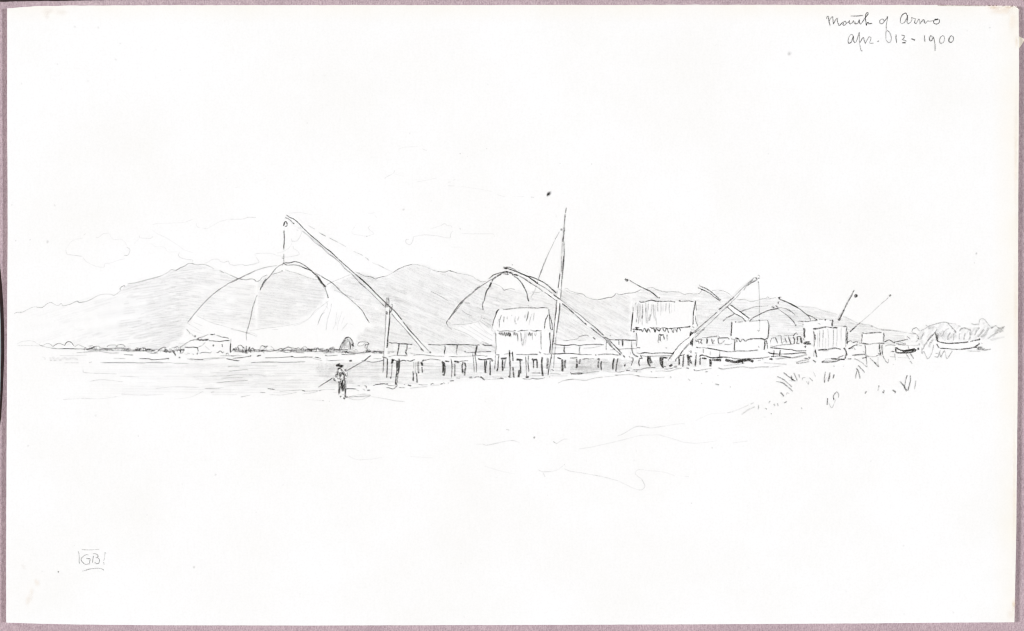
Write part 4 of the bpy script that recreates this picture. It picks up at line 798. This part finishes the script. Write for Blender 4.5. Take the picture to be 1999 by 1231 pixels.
w_.many('J', 'd=.45 w=2 420,610 405,680; d=.72 w=2.4 412,640 430,700 445,770; d=.22 385,660 385,770; d=.7 w=2.2 970,590 1010,640; d=.65 w=2 1010,640 1030,720; d=.78 w=2.6 1005,720 1040,732; d=.7 w=2.4 1010,740 995,800; d=.5 w=2.2 720,800 850,810; d=.6 w=2.2 850,810 990,815; d=.4 w=2 1050,805 1120,805; d=.42 860,775 980,735; d=.35 850,775 900,770; d=.48 w=2 540,870 600,845 ; d=.3 w=2 600,845 800,850 900,830; d=.4 w=1.8 540,872 700,870 850,855; d=.82 w=2.8 280,775 320,795; d=.5 w=1.8 190,790 270,795; d=.5 w=2.2 370,830 430,870; d=.42 w=2.2 1130,740 1250,725 1400,715; d=.25 600,810 720,800')
hut4 = drawn('fishing_hut', sheet, w_, [('J', '405,560 1000,560 1030,720 1000,800 850,812 720,802 445,790 390,680', 7.1)], 'tall hut with vertical siding near the pier right end')
drawn('upper_box', hut4, Marks(9).many('I', 'd=.3 170,670 330,675; d=.5 w=1.9 320,665 340,682; d=.42 w=1.6 340,680 440,665 560,655; d=.3 580,630 660,635; d=.72 w=2.4 700,635 722,650; d=.35 790,655 830,650; d=.45 w=1.6 570,720 580,705; d=.35 590,712 612,735; d=.6 w=2.2 845,640 858,690; d=.75 w=2.4 848,690 842,730 852,775; d=.45 w=2 275,740 283,725; d=.6 w=3 295,800 305,860 295,920; d=.65 w=2.4 298,920 310,990; d=.25 280,1000 290,1040; d=.75 w=2.6 285,1112 350,1070; d=.6 w=2.2 330,1085 410,1070; d=.75 w=2.2 300,1112 430,1110; d=.85 w=3.2 308,1155 330,1180', w=1.5), [('I', '280,670 560,650 850,640 860,780 470,820 490,1170 440,1115 300,1112 310,990 280,800', 8.1)])
drawn('siding', hut4, Marks(10).many('I', 'd=.65 w=2.6 470,820 560,815 ; d=.55 w=2.2 560,815 640,795 740,780; d=.42 w=1.9 740,780 860,800; d=.5 w=2.2 860,800 950,795; d=.35 480,860 500,920; d=.45 w=2.2 505,920 512,1040; d=.32 w=2.2 505,1040 490,1160; d=.18 600,850 600,1000 598,1180; d=.26 670,840 665,1000; d=.15 665,1000 655,1190; d=.18 760,820 775,1000; d=.26 870,830 868,1050; d=.2 868,1050 860,1170; d=.13 940,820 940,1000 930,1150; d=.1 1020,800 1020,1050; d=.15 780,1000 770,1180; d=.1 560,900 565,1180; d=.1 720,1000 715,1190; d=.45 w=2 1060,775 1130,770; d=.4 w=1.6 1130,780 1120,870; d=.3 1110,870 1105,1000 1110,1170; d=.5 w=2.6 1140,870 1132,950; d=.58 w=2.6 1130,950 1132,1110', w=1.4).many('J', 'd=.5 w=2.2 470,635 560,625 650,622; d=.42 w=2.4 650,620 740,605 820,590; d=.65 w=2.4 820,590 845,602; d=.38 w=1.8 845,600 920,620; d=.2 w=2.4 560,650 680,640', w=1.5),
      [('I', '470,822 740,782 950,790 1130,772 1140,1110 1105,1180 860,1200 560,1232 490,1170 512,1040', 9.1)])
w_ = Marks(8)
w_.many('J', 'd=.4 w=1.8 1385,530 1400,620 1395,720; d=.28 1410,720 1410,800 1425,900; d=.55 w=2.2 1670,520 1670,620; d=.48 w=1.8 1672,620 1690,730; d=.3 w=2.2 1715,530 1720,640; d=.5 w=1.9 1722,640 1725,725; d=.68 w=2.2 1330,795 1420,770; d=.14 w=2 1410,765 1630,755; d=.4 w=1.8 1640,700 1700,720; d=.3 1600,740 1720,745; d=.35 1350,655 1375,680; d=.2 w=2 1380,730 1470,760')
hut5 = drawn('fishing_hut', sheet, w_, [('J', '1385,520 1720,510 1725,740 1410,760', 7.1)], 'smallest box hut on legs, the rightmost of the huts')
drawn('upper_box', hut5, Marks(9).many('I', 'd=.5 w=1.9 1435,895 1470,910; d=.45 w=1.9 1470,910 1560,905 1700,890; d=.42 w=1.8 1700,890 1810,890; d=.45 w=1.7 1430,920 1428,1000; d=.38 1425,1000 1420,1100; d=.6 w=2.2 1845,895 1862,970; d=.5 w=2.4 1850,970 1845,1080; d=.7 w=2.2 1840,1095 1862,1110; d=.42 w=2.2 1430,1100 1560,1120; d=.4 w=1.9 1560,1120 1700,1100 1840,1100', w=1.5), [('I', '1430,898 1700,888 1845,892 1860,970 1848,1105 1560,1120 1425,1105', 8.1)])

# ------------------------------------------------------------------ bushes behind the huts
Marks(5).many('C', 'd=.2 190,240 260,250 330,235; d=.25 330,235 470,215 490,180; d=.28 490,180 560,155 640,140 700,165; d=.45 w=1.8 770,180 825,225; d=.15 480,240 640,240; d=.25 w=1.8 1100,145 1130,148', w=1.5).build('bush', sheet, 'faint bush behind the railing between the mast and the middle boom foot')
Marks(5).many('F', 'd=.4 w=1.7 1380,330 1400,370 1430,350 1450,410; d=.4 w=1.7 1410,330 1500,320 1480,380 1510,415; d=.5 w=1.9 1600,300 1600,410; d=.3 1690,310 1710,400 1750,330; d=.26 1500,290 1620,285 1700,275 1830,260; d=.3 1830,260 1850,290 1820,330 1840,410; d=.4 1850,300 2000,295', w=1.5).many('H', 'd=.28 w=1.8 90,510 110,600 150,610; d=.3 w=1.7 220,480 215,560 240,610 300,590 350,540; d=.32 w=2.2 340,620 430,625 490,605; d=.28 0,490 100,465 230,455; d=.4 250,500 400,490 440,530; d=.5 w=1.8 10,510 5,600; d=.2 100,530 150,550; d=.4 w=1.8 470,510 540,530; d=.13 0,640 300,630', w=1.5).build('bush', sheet, 'looped scribble bushes between the square hut and low boxy hut')
Marks(5).many('H', 'd=.32 w=1.7 1240,650 1300,660 1450,635 1700,615; d=.26 1240,580 1260,510 1340,480; d=.42 w=1.8 1340,490 1380,600; d=.28 1380,450 1440,445; d=.42 w=1.7 1445,450 1455,560 1475,610; d=.42 w=1.8 1520,490 1560,600; d=.55 w=2 1590,470 1640,610; d=.58 w=2 1680,480 1710,520 1700,610; d=.5 w=1.8 1680,460 1740,400 1770,430; d=.65 w=2 1760,470 1770,540 1750,610; d=.68 w=2.4 1830,480 1850,600; d=.5 w=1.8 1760,465 1840,470; d=.17 1500,440 1600,450 1680,440; d=.25 1240,610 1245,560; d=.4 1700,605 1720,600; d=.55 w=2 1755,605 1810,605; d=.2 1430,600 1520,560; d=.25 w=1.8 1590,335 1600,345', w=1.5).build('bush', sheet, 'upright hatched reeds between the low boxy hut and siding-clad hut')
Marks(5).many('J', 'd=.42 w=1.6 1040,520 1050,480 1100,450 1140,480; d=.5 w=1.7 1140,485 1250,465; d=.4 1250,465 1230,510 1260,540; d=.42 w=1.7 1060,610 1150,560 1230,520; d=.38 w=1.7 1060,610 1150,590; d=.35 w=1.8 1160,580 1200,630; d=.25 w=1.7 1260,490 1320,510; d=.3 w=2 1200,530 1240,545; d=.2 w=2 1260,540 1330,545', w=1.5).build('bush', sheet, 'scrubby bush between the siding-clad hut and smallest hut')
Marks(5).many('K', 'd=.5 w=1.7 50,520 120,490 190,525; d=.6 w=1.8 195,540 210,510; d=.38 w=1.7 210,520 300,500 400,480; d=.3 390,430 440,480; d=.2 w=1.8 60,580 130,560 220,570; d=.2 w=2 220,540 300,560 400,570; d=.15 w=2.4 250,560 380,540; d=.14 420,570 560,570; d=.15 280,520 380,560', w=1.5).build('bush', sheet, 'low scribbled scrub above the small dark boat')

# ------------------------------------------------------------------ the big thicket at the right and the two boats
tk = Marks(4)
hatch(tk, pts('K', '470,370 530,310 700,285 830,250 950,225 1000,240 1130,260 1200,290 1340,300 1480,260 1520,170 1600,240 1700,280 1850,290 1840,480 1600,500 1480,480 1300,515 1000,535 860,500 700,600 620,560 540,480'), -52, 3.6, .30, w=2.4, length=(8, 30), skip=.15, step=3)
tk.many('K', 'd=.5 w=1.7 665,262 690,278; d=.33 w=1.7 690,278 720,280 830,245 950,220 1000,235 1060,300 1130,370; d=.22 w=1.7 1000,235 1130,250 ; d=.18 w=2 1150,270 1200,290; d=.25 w=1.9 1350,240 1400,255 1480,250; d=.24 w=1.7 1470,240 1480,190 1520,165 1560,190 1600,240 1640,290; d=.25 w=2 1640,290 1660,310 1720,270 ; d=.32 w=2.2 1720,270 1770,310 1860,285; d=.36 w=1.6 460,360 480,325 530,305 560,340 600,350; d=.28 w=1.6 600,350 660,320 700,290; d=.28 w=1.7 460,360 480,380 540,410 560,480 520,520; d=.4 w=2 540,470 575,470; d=.22 w=2 640,390 610,440 600,480; d=.3 w=2 840,330 790,400 720,480 660,560 620,640; d=.26 w=2.6 800,390 740,440 700,490; d=.2 w=3.4 790,470 740,540 720,600; d=.26 w=1.8 610,600 615,700 640,660 700,770 760,690 790,560; d=.3 w=1.7 800,740 850,745 870,700 890,640; d=.32 w=1.7 880,690 900,745 950,650 990,770 1070,650; d=.22 w=2 1020,310 960,350 930,400 ; d=.2 w=2.4 940,400 890,440; d=.25 w=2.2 1040,380 1010,430 1000,490; d=.2 w=2.2 1100,390 1085,500; d=.25 w=2.2 1180,380 1170,480; d=.25 w=2.2 1260,380 1240,490; d=.2 w=2 1340,330 1335,480; d=.28 w=2.4 1180,360 1200,320 1260,310 1350,345; d=.24 w=2.6 1480,300 1440,350 1400,420; d=.24 w=3 1550,330 1450,440; d=.2 w=3.2 1620,300 1560,400 1500,450; d=.2 w=2.6 1600,470 1700,400 1840,350; d=.16 w=3.4 1700,370 1840,300; d=.13 w=3 1640,490 1860,440; d=.14 w=3.4 700,310 820,300; d=.3 w=2 830,300 840,340; d=.45 w=2.6 560,550 585,558; d=.25 w=2.2 870,380 900,390; d=.15 w=2.4 620,570 700,540; d=.3 w=1.8 815,690 860,692; d=.3 w=2.4 1090,355 1130,375')
tk.c = [c * .8 for c in tk.c]
tk.build('thicket', sheet, 'bushy thicket shaded in loose strokes at the far right edge')
bt_ = Marks(8)
bt_.many('K', 'd=.62 w=1.7 850,510 900,525 ; d=.5 w=1.9 900,525 1000,540 1150,535 1290,522; d=.68 w=2.1 1285,518 1310,522; d=.48 w=1.7 1340,515 1400,495; d=.62 w=1.9 1400,495 1480,485; d=.75 w=2.2 1475,465 1478,490; d=.6 w=1.7 885,615 970,615; d=.5 w=1.7 970,615 1100,630; d=.4 w=1.9 1100,630 1200,630; d=.62 w=1.8 1200,630 1350,610 1420,590; d=.75 w=2.4 1400,595 1440,598; d=.55 w=1.7 1440,598 1520,598; d=.66 w=2.2 1420,585 1480,545; d=.45 w=1.7 1465,530 1480,545; d=.6 w=1.7 835,545 870,610; d=.3 w=2.2 1430,630 1550,640 1600,635; d=.4 w=2 1590,640 1650,625; d=.14 w=2 1300,655 1500,660; d=.4 w=1.9 1505,535 1520,545; d=.3 w=2 1440,615 1560,622')
boat = drawn('boat', sheet, bt_, [('K', '850,515 900,527 1000,541 1150,536 1300,522 1480,486 1478,545 1400,597 1200,629 1100,629 885,614 840,545', 7.1)], 'long white boat drawn up before the thicket, high stem post')
Marks(9).many('K', 'd=.78 w=2.4 812,370 830,440 850,515; d=.55 w=1.7 855,385 848,460; d=.7 w=2.2 828,440 848,450').build('stem_post', boat)
bt_ = Marks(8)
bt_.many('K', 'd=.8 w=1.9 215,600 225,680; d=.82 w=2.2 225,682 400,680 510,655 520,625; d=.78 w=1.9 220,600 290,640 380,650 510,620; d=.7 w=3.4 320,662 500,642; d=.62 w=2.6 360,650 500,632; d=.55 w=2.6 490,625 515,650; d=.2 w=1.7 140,670 200,660; d=.35 w=2 160,655 200,670; d=.88 w=3 555,605 562,638; d=.3 520,640 550,635; d=.3 w=1.6 230,615 240,640')
drawn('boat', sheet, bt_, [('K', '215,600 290,640 380,650 520,620 510,655 400,682 225,684', 7.1)], 'small dark rowing boat left of the long white boat')

# ------------------------------------------------------------------ grass tufts on the sand
TUFT = [
 ('spiky grass strokes hanging below the smallest hut', 'J', 'd=.27 w=2.1 1180,800 1300,860 1430,970; d=.15 1410,880 1430,965; d=.42 w=2.1 1250,930 1380,1070; d=.38 w=2 1215,980 1260,1060 1290,1190; d=.32 w=2 1230,1040 1210,1110 1200,1190; d=.3 w=1.6 1480,790 1560,860; d=.4 w=2.1 1560,860 1650,960; d=.16 1640,770 1640,880 1660,960; d=.34 w=1.6 1730,740 1790,850 1835,890; d=.25 1835,890 1850,800; d=.18 w=1.7 1870,760 1980,770; d=.4 w=1.8 1932,912 1938,920; d=.35 w=1.6 778,935 782,965; d=.35 w=1.6 955,945 970,952'),
 ('grass strokes below the small dark boat', 'K', 'd=.32 w=1.7 370,690 430,780; d=.35 w=1.9 430,800 470,845; d=.28 400,560 430,660; d=.38 w=1.7 440,690 490,770; d=.2 w=1.7 205,690 215,790; d=.12 250,750 400,760'),
 ('pair of upright grass strokes below the siding-clad hut', 'M', 'd=.36 w=1.8 115,455 95,560 90,650; d=.5 w=2.2 88,650 105,668; d=.13 90,660 140,560; d=.4 w=2.3 200,470 190,560 165,650; d=.33 w=2 285,500 260,590'),
 ('darkest grass tuft, crossed strokes lower right', 'M', 'd=.4 w=2.2 1565,640 1610,690; d=.5 w=2.5 1610,690 1650,740 1700,840; d=.35 w=1.8 1710,520 1680,620 1650,800; d=.36 w=1.8 1770,520 1770,640 1720,830; d=.27 w=1.8 1880,625 1850,800'),
 ('row of short dashes left of the darkest tuft', 'M', 'd=.5 w=2.4 1420,810 1490,850; d=.3 w=2 1460,870 1490,855; d=.48 w=2.4 1260,810 1240,875; d=.4 1225,840 1240,870; d=.38 w=2 1160,720 1150,780; d=.2 w=1.8 1150,780 1135,830; d=.36 w=1.9 920,830 880,885'),
 ('looped grass squiggle lowest on the sand', 'M', 'd=.3 w=1.7 275,1000 275,920 330,845 ; d=.36 w=1.8 330,845 370,890 370,960; d=.35 w=2 160,970 145,1110; d=.18 180,1060 220,1150 250,1150 300,1030 320,980; d=.5 w=2.2 272,975 280,1010'),
 ('fan of long leaning blades, left of the sand grass', 'L', 'd=.36 w=1.9 970,350 1050,385; d=.3 w=2 1050,385 1100,410 1180,480 1260,550; d=.25 w=1.9 950,445 1020,455; d=.38 w=2.2 1020,455 1090,480 1180,550; d=.34 w=2 1180,550 1280,640; d=.4 w=1.9 1095,270 1180,340; d=.34 w=1.8 1180,340 1290,420; d=.42 w=2.4 1240,330 1270,430; d=.4 w=2.4 1270,410 1330,440; d=.38 w=2.1 1295,275 1340,370 1365,440; d=.36 w=1.8 1395,300 1410,380; d=.22 1530,365 1470,380 1465,430; d=.34 w=1.7 1600,370 1665,435; d=.22 1540,440 1580,500 1590,440; d=.24 1675,255 1720,350; d=.12 1200,420 1270,445'),
 ('small ticks under the fan of blades', 'L', 'd=.38 w=2.4 1040,660 1070,700; d=.42 w=2.2 1070,680 1100,740; d=.32 w=1.8 1150,700 1165,660; d=.15 1165,660 1210,690; d=.3 w=1.8 1105,870 1160,830; d=.25 w=2 800,870 840,820; d=.32 w=2.6 905,885 930,925; d=.34 w=2 975,870 990,930; d=.42 w=1.9 730,970 775,985; d=.27 w=2 610,900 605,990; d=.42 w=1.7 845,1070 865,1085; d=.3 w=2.2 1440,950 1455,985; d=.34 w=1.9 1955,770 1945,910; d=.35 w=1.7 45,545 65,560; d=.2 600,610 612,612'),
]
for lab, fr, t in TUFT:
    Marks(5).many(fr, t, w=1.5).build('grass_tuft', sheet, lab)
sd = Marks(4)
sd.many('L', 'd=.1 0,1060 200,1000; d=.17 w=2 200,1000 420,900; d=.2 w=2.2 440,890 520,860; d=.2 w=2.4 270,1095 400,1000 540,940', w=1.7)
sd.many('AF', 'd=.08 95,445 150,475 200,487 330,480 430,465; d=.05 700,455 850,465 930,468; d=.35 1640,190 1672,198; d=.1 1350,335 1410,335; d=.17 1410,333 1450,345 1550,325 1640,305; d=.16 1640,305 1700,298 1740,308; d=.08 1740,308 1775,320; d=.05 1430,550 1600,600 1730,625')
sd.many('AG', 'd=.34 w=1.8 320,325 345,345; d=.13 345,345 400,310 430,308; d=.1 520,385 620,370 700,352 820,325 ; d=.08 820,325 900,305 1000,280 1150,275; d=.1 1150,275 1250,305 1350,335; d=.09 1350,335 1450,340 1600,322; d=.08 1720,338 1840,322; d=.16 820,285 870,265 950,218 1000,208 1080,222; d=.14 1080,222 1200,205; d=.1 1200,205 1290,190 1350,190; d=.05 1430,165 1540,115 1650,105 1740,95; d=.12 200,548 240,563 310,560; d=.1 310,560 360,545 400,512; d=.2 w=1.6 402,512 410,505; d=.12 240,570 258,605; d=.12 405,540 450,558 560,575 700,600; d=.12 700,600 830,635; d=.07 830,635 920,680 980,705; d=.2 980,705 1010,705 1030,690 1035,670 1010,620; d=.12 1010,620 970,590 960,570 980,548 1030,548; d=.06 1040,552 1180,565 1270,595; d=.08 1340,600 1380,600')
sd.c = [c * .75 for c in sd.c]
sd.build('sand_contours', sheet, 'faint wavy contour lines across the blank foreground sand')

# ------------------------------------------------------------------ the man with the rod
pm = Marks(9)
pm.many('N', 'd=.72 w=2.2 700,480 715,505; d=.45 715,500 750,485 770,470; d=.5 w=1.8 745,500 765,520; d=.85 w=3 755,520 790,535; d=.55 w=1.9 700,500 700,540; d=.5 w=1.8 700,540 670,590; d=.7 w=2.4 665,600 660,655; d=.62 w=2.2 825,515 858,545; d=.3 w=1.8 850,500 870,560; d=.3 860,590 885,600; d=.25 880,560 885,640; d=.85 w=2.8 605,700 655,735; d=.5 600,680 640,690; d=.62 w=2.4 680,690 750,690; d=.45 640,660 690,660; d=.45 760,600 790,580 815,620; d=.65 w=2.1 800,590 820,640 822,700; d=.6 w=2.4 815,700 825,740; d=.45 w=2 850,640 880,640; d=.35 w=1.9 830,700 860,680; d=.35 w=1.7 710,740 715,850 712,1000; d=.4 w=1.7 750,740 780,860 790,940; d=.35 w=1.7 800,720 770,800 765,860 800,940; d=.45 w=1.8 825,740 815,850 820,920; d=.4 w=1.7 835,720 852,800 850,880; d=.82 w=2.5 845,880 842,960 840,1050; d=.85 w=3.2 742,1030 760,1050; d=.78 w=2.6 800,1068 840,1080; d=.7 w=2.2 840,1055 890,1050; d=.4 w=1.7 740,560 730,640; d=.35 780,550 750,590; d=.3 w=2 770,680 780,760; d=.35 720,650 760,640; d=.3 w=1.8 730,860 725,920; d=.4 w=1.8 790,1000 805,1005; d=.28 w=2 760,780 775,900; d=.3 w=1.8 800,640 805,740; d=.35 700,560 690,620')
pm.many('N', 'd=.5 w=1.9 720,740 735,850 730,980; d=.45 w=2 765,770 790,850 805,930; d=.5 w=1.8 785,720 790,800 780,870; d=.55 w=2 700,545 690,600 700,650; d=.45 w=1.8 735,560 745,620 735,680; d=.5 w=2 790,560 800,620; d=.55 w=1.8 700,480 705,530; d=.4 w=2 840,600 850,640; d=.45 w=1.8 745,690 750,760; d=.4 w=2.4 815,780 822,860; d=.3 w=3 770,900 790,940; d=.3 w=3 720,900 722,980')
pm.many('N', 'd=.3 w=3 735,740 738,900; d=.34 w=3 780,740 800,940; d=.28 w=2.6 825,720 838,880; d=.3 w=2.6 700,560 745,640 790,560; d=.62 w=2 712,460 775,462; d=.5 w=2.2 705,480 760,500; d=.45 w=2.4 800,540 850,640')
person = drawn('person', sheet, pm, [('N', '700,460 770,450 790,500 860,540 885,600 880,650 850,720 862,880 850,1060 800,1085 745,1058 702,1000 705,740 620,725 600,690 655,650 668,590 700,530', 8.1)], 'man in a brimmed hat standing on the shore, holding a long fishing rod')
Marks(10).many('N', 'd=.55 w=1.7 655,435 700,408 740,400; d=.95 w=3 655,437 730,430; d=.97 w=3.6 700,430 805,445; d=.85 w=2.4 760,445 790,460').build('hat', person)
Marks(7).many('N', 'd=.25 310,858 350,835; d=.48 350,835 450,770 590,680; d=.45 880,530 1000,460 1200,350; d=.58 w=1.9 1200,350 1290,275 1340,240', w=1.5).build('fishing_rod', sheet, 'long slanting fishing rod held by the man on the shore')

# ------------------------------------------------------------------ writing
wr = dict(w=1.45)
t1 = Marks(5).many('AD', 'd=.5 315,155 320,135 335,125 340,160 345,200 355,235; d=.45 345,185 370,140 385,135 390,170 393,220; d=.5 393,215 420,165 435,150 440,190 460,235 480,215 505,190; d=.5 512,195 502,225 520,232 540,210 530,185 512,192; d=.42 540,212 570,190 577,175 577,205 590,215 612,200 625,175 630,210; d=.48 632,208 645,215 675,205 690,165 692,200 702,217 720,205; d=.48 720,205 750,155 788,110 792,90 778,85 765,105 763,170 772,235; d=.55 770,225 785,200 795,195 800,215 840,205; d=.38 w=1.7 590,125 650,125 735,118; d=.5 640,190 645,212; d=.55 w=1.8 770,215 775,235', **wr).build('inscription', sheet, 'handwritten word Mouth in the top right corner')
Marks(5).many('AD', 'd=.5 945,160 925,180 930,210 955,213 975,190 965,162 945,160; d=.5 975,185 1000,160 1015,130 1012,170; d=.35 1012,170 1000,230 1000,285; d=.3 1000,285 995,340 1000,400 1030,430 1055,410 1055,360 1040,315; d=.45 w=1.6 1040,315 1008,285', **wr).build('inscription', sheet, 'handwritten word of with a long looped tail')
Marks(5).many('AD', 'd=.42 1240,120 1225,92 1190,105 1165,150 1162,195 1180,212 1210,195 1235,150 1242,112; d=.5 1242,112 1246,150 1238,190 1250,212 1278,200; d=.45 1278,200 1295,165 1290,138 1310,152 1335,155 1325,195 1335,212 1350,202; d=.42 1350,202 1375,160 1385,190 1385,215 1405,190 1430,165 1440,200 1450,215; d=.38 1450,212 1475,180 1492,185 1540,178; d=.5 1550,168 1600,160 1612,188 1590,215 1555,212 1542,190 1550,170; d=.88 w=2.5 1552,168 1592,162', **wr).build('inscription', sheet, 'handwritten word Arno, its last o dark, top right')
Marks(5).many('AD', 'd=.45 620,350 600,335 572,365 560,415 572,438 600,420 625,350; d=.48 625,350 622,400 638,430 655,418; d=.4 655,418 680,350 690,310 690,380 695,440; d=.35 695,440 705,500 720,530; d=.5 w=1.7 718,528 728,522; d=.42 700,430 725,380 740,370 745,400 760,440; d=.45 760,440 785,390 800,365 825,370 820,400 810,435 855,435; d=.5 w=2 895,418 918,412', **wr).build('inscription', sheet, 'handwritten month Apr. on the second line, top right')
Marks(5).many('AD', 'd=.45 1112,335 1112,380 1120,435; d=.55 1175,342 1212,352; d=.45 1212,352 1200,380 1180,398; d=.5 1180,398 1225,408 1222,430; d=.62 w=1.8 1222,432 1185,430; d=.55 w=2 1285,385 1330,400', **wr).build('inscription', sheet, 'handwritten day 13 with a dash after it')
Marks(5).many('AD', 'd=.45 1440,345 1440,395 1445,420; d=.45 1530,365 1512,350 1495,380 1503,410 1525,402 1540,365; d=.42 1540,360 1550,400 1560,460 1560,515; d=.7 w=2 1556,512 1563,520; d=.42 1650,348 1622,368 1612,410 1620,435 1650,432 1670,392 1665,362 1645,348; d=.48 1742,350 1722,380 1720,415 1745,427 1770,402 1770,368 1745,350 1735,358', **wr).build('inscription', sheet, 'handwritten year 1900 ending the second line')
mono = Marks(5).many('AE', 'd=.36 520,305 620,320 760,325; d=.24 760,325 900,318 1060,305 1110,300 1112,330; d=.28 400,370 425,450 435,600 430,720 450,800; d=.33 1320,400 1312,500; d=.25 1312,500 1300,600 1275,700 ; d=.35 1270,740 1290,825; d=.2 1320,415 1370,450; d=.45 w=1.7 545,1055 560,1050; d=.3 560,1050 650,1025 780,985 900,965 1080,950 1200,970 ; d=.4 1200,970 1270,1010 1280,1045', w=1.3, wob=.12).build('monogram', sheet, 'boxed pencil monogram in the lower left corner')
Marks(5).many('AE', 'd=.4 750,500 700,485 620,510 540,570 500,650 520,710 600,790 680,820 740,805; d=.55 w=1.5 735,805 765,800; d=.45 680,605 720,625 790,625 815,640 795,720 790,820', w=1.3, wob=.12).build('letter_g', mono)
Marks(5).many('AE', 'd=.36 925,520 900,640 895,770; d=.38 905,455 990,455 1070,500 1080,550 1040,590 1000,590; d=.38 1060,590 1120,640 1135,700 1100,780 1040,800 960,750', w=1.3, wob=.12).build('letter_b', mono)

# ------------------------------------------------------------------ marks of age on the sheet
Marks(6, SMUDGE).blob(1070.8, 378.6, 8.5, 4.6, math.radians(-48), .62).blob(1070.3, 379, 4.6, 2.1, math.radians(-48), .62).build('smudge', sheet, 'single dark soft speck in the blank sky above the mast')
sp = Marks(3)
for x, y, r, d in ((1043, 854, 2.6, .55), (114, 1116, 2.2, .6), (379, 1107, 3.2, .25), (1541, 105, 5, .22), (93, 472, 3.6, .2), (31, 470, 1.6, .3), (59, 468, 2, .2), (1906, 495, 3.2, .25), (1902, 513, 1.4, .25),
                   (788, 409, 3.2, .15), (1093, 319, 1.6, .2), (107, 401, 3, .1), (187, 811, 3, .1), (23, 400, 1.6, .15), (145, 1065, 1.6, .12), (1932, 54, 3, .12), (146, 52, 3, .1), (192, 54, 3, .1), (235, 85, 2.4, .1),
                   (226, 116, 3, .1), (112, 125, 2.6, .1), (172, 158, 3, .08), (42, 163, 2.4, .1), (270, 851, 2, .15), (421, 927, 3.2, .12), (1390, 874, 2.6, .13), (1350, 982, 2, .18), (1764, 1065, 3, .08), (1861, 1196, 3, .08),
                   (1765, 1198, 2, .07), (55, 870, 2.6, .1), (800, 260, 2.4, .08), (950, 290, 2, .12), (1155, 320, 2, .15), (600, 240, 2, .08), (1500, 300, 2, .08), (1700, 900, 2.4, .08), (500, 1000, 2, .07), (900, 1100, 2, .07), (1888, 60, 2, .08)):
    sp.blob(x, y, r * 1.25, r, RND.uniform(0, 3), d)
rr = random.Random(5)
for i in range(150):
    x, y = rr.uniform(20, 1975), rr.uniform(20, 1205)
    if 400 < y < 780 and rr.random() < .5: continue
    sp.blob(x, y, rr.uniform(1.2, 4), rr.uniform(1, 2.6), rr.uniform(0, 3), rr.uniform(.02, .065), rings=2, seg=9)
tag(sp.build('specks', sheet), kind='stuff')
for x, y, a, b, r, d in ((72, 1137, 7, 10, -.5, .1), (56, 1170, 9, 16, .5, .09), (62, 1155, 8, 10, .2, .06), (46, 1106, 6, 8, -.6, .05), (95, 22, 16, 9, 0, .06), (92, 30, 8, 10, 0, .05), (120, 24, 18, 8, 0, .05),
                         (1955, 20, 36, 12, 0, .13), (1978, 40, 12, 30, 0, .09), (1940, 14, 20, 5, 0, .14), (1970, 14, 14, 4, 0, .16), (1979, 1180, 6, 16, .1, .16), (1974, 1200, 14, 16, 0, .06), (1984, 82, 5, 16, 0, .12), (1983, 600, 6, 200, 0, .06), (1983, 300, 6, 180, 0, .07), (1980, 950, 5, 200, 0, .06)):
    Marks(2, STAIN).blob(x, y, a, b, r, d).build('stain', sheet)
# the sheet's top right border is chewed and browned
ch = Marks(4, BROWN)
ch.many('s', 'd=.5 w=1.4 1928,10.8 1934,10.2; d=.55 w=1.5 1937,11 1941,10.6; d=.5 w=1.3 1944,11 1946,11; d=.4 w=1.4 1956,11.8 1963,11; d=.5 w=1.5 1972,12.2 1978,11.4; d=.3 w=1.6 1830,10 1860,10.4 1925,11; d=.4 w=1.2 1982,12.4 1988,16')
ch.build('browned_border', sheet)
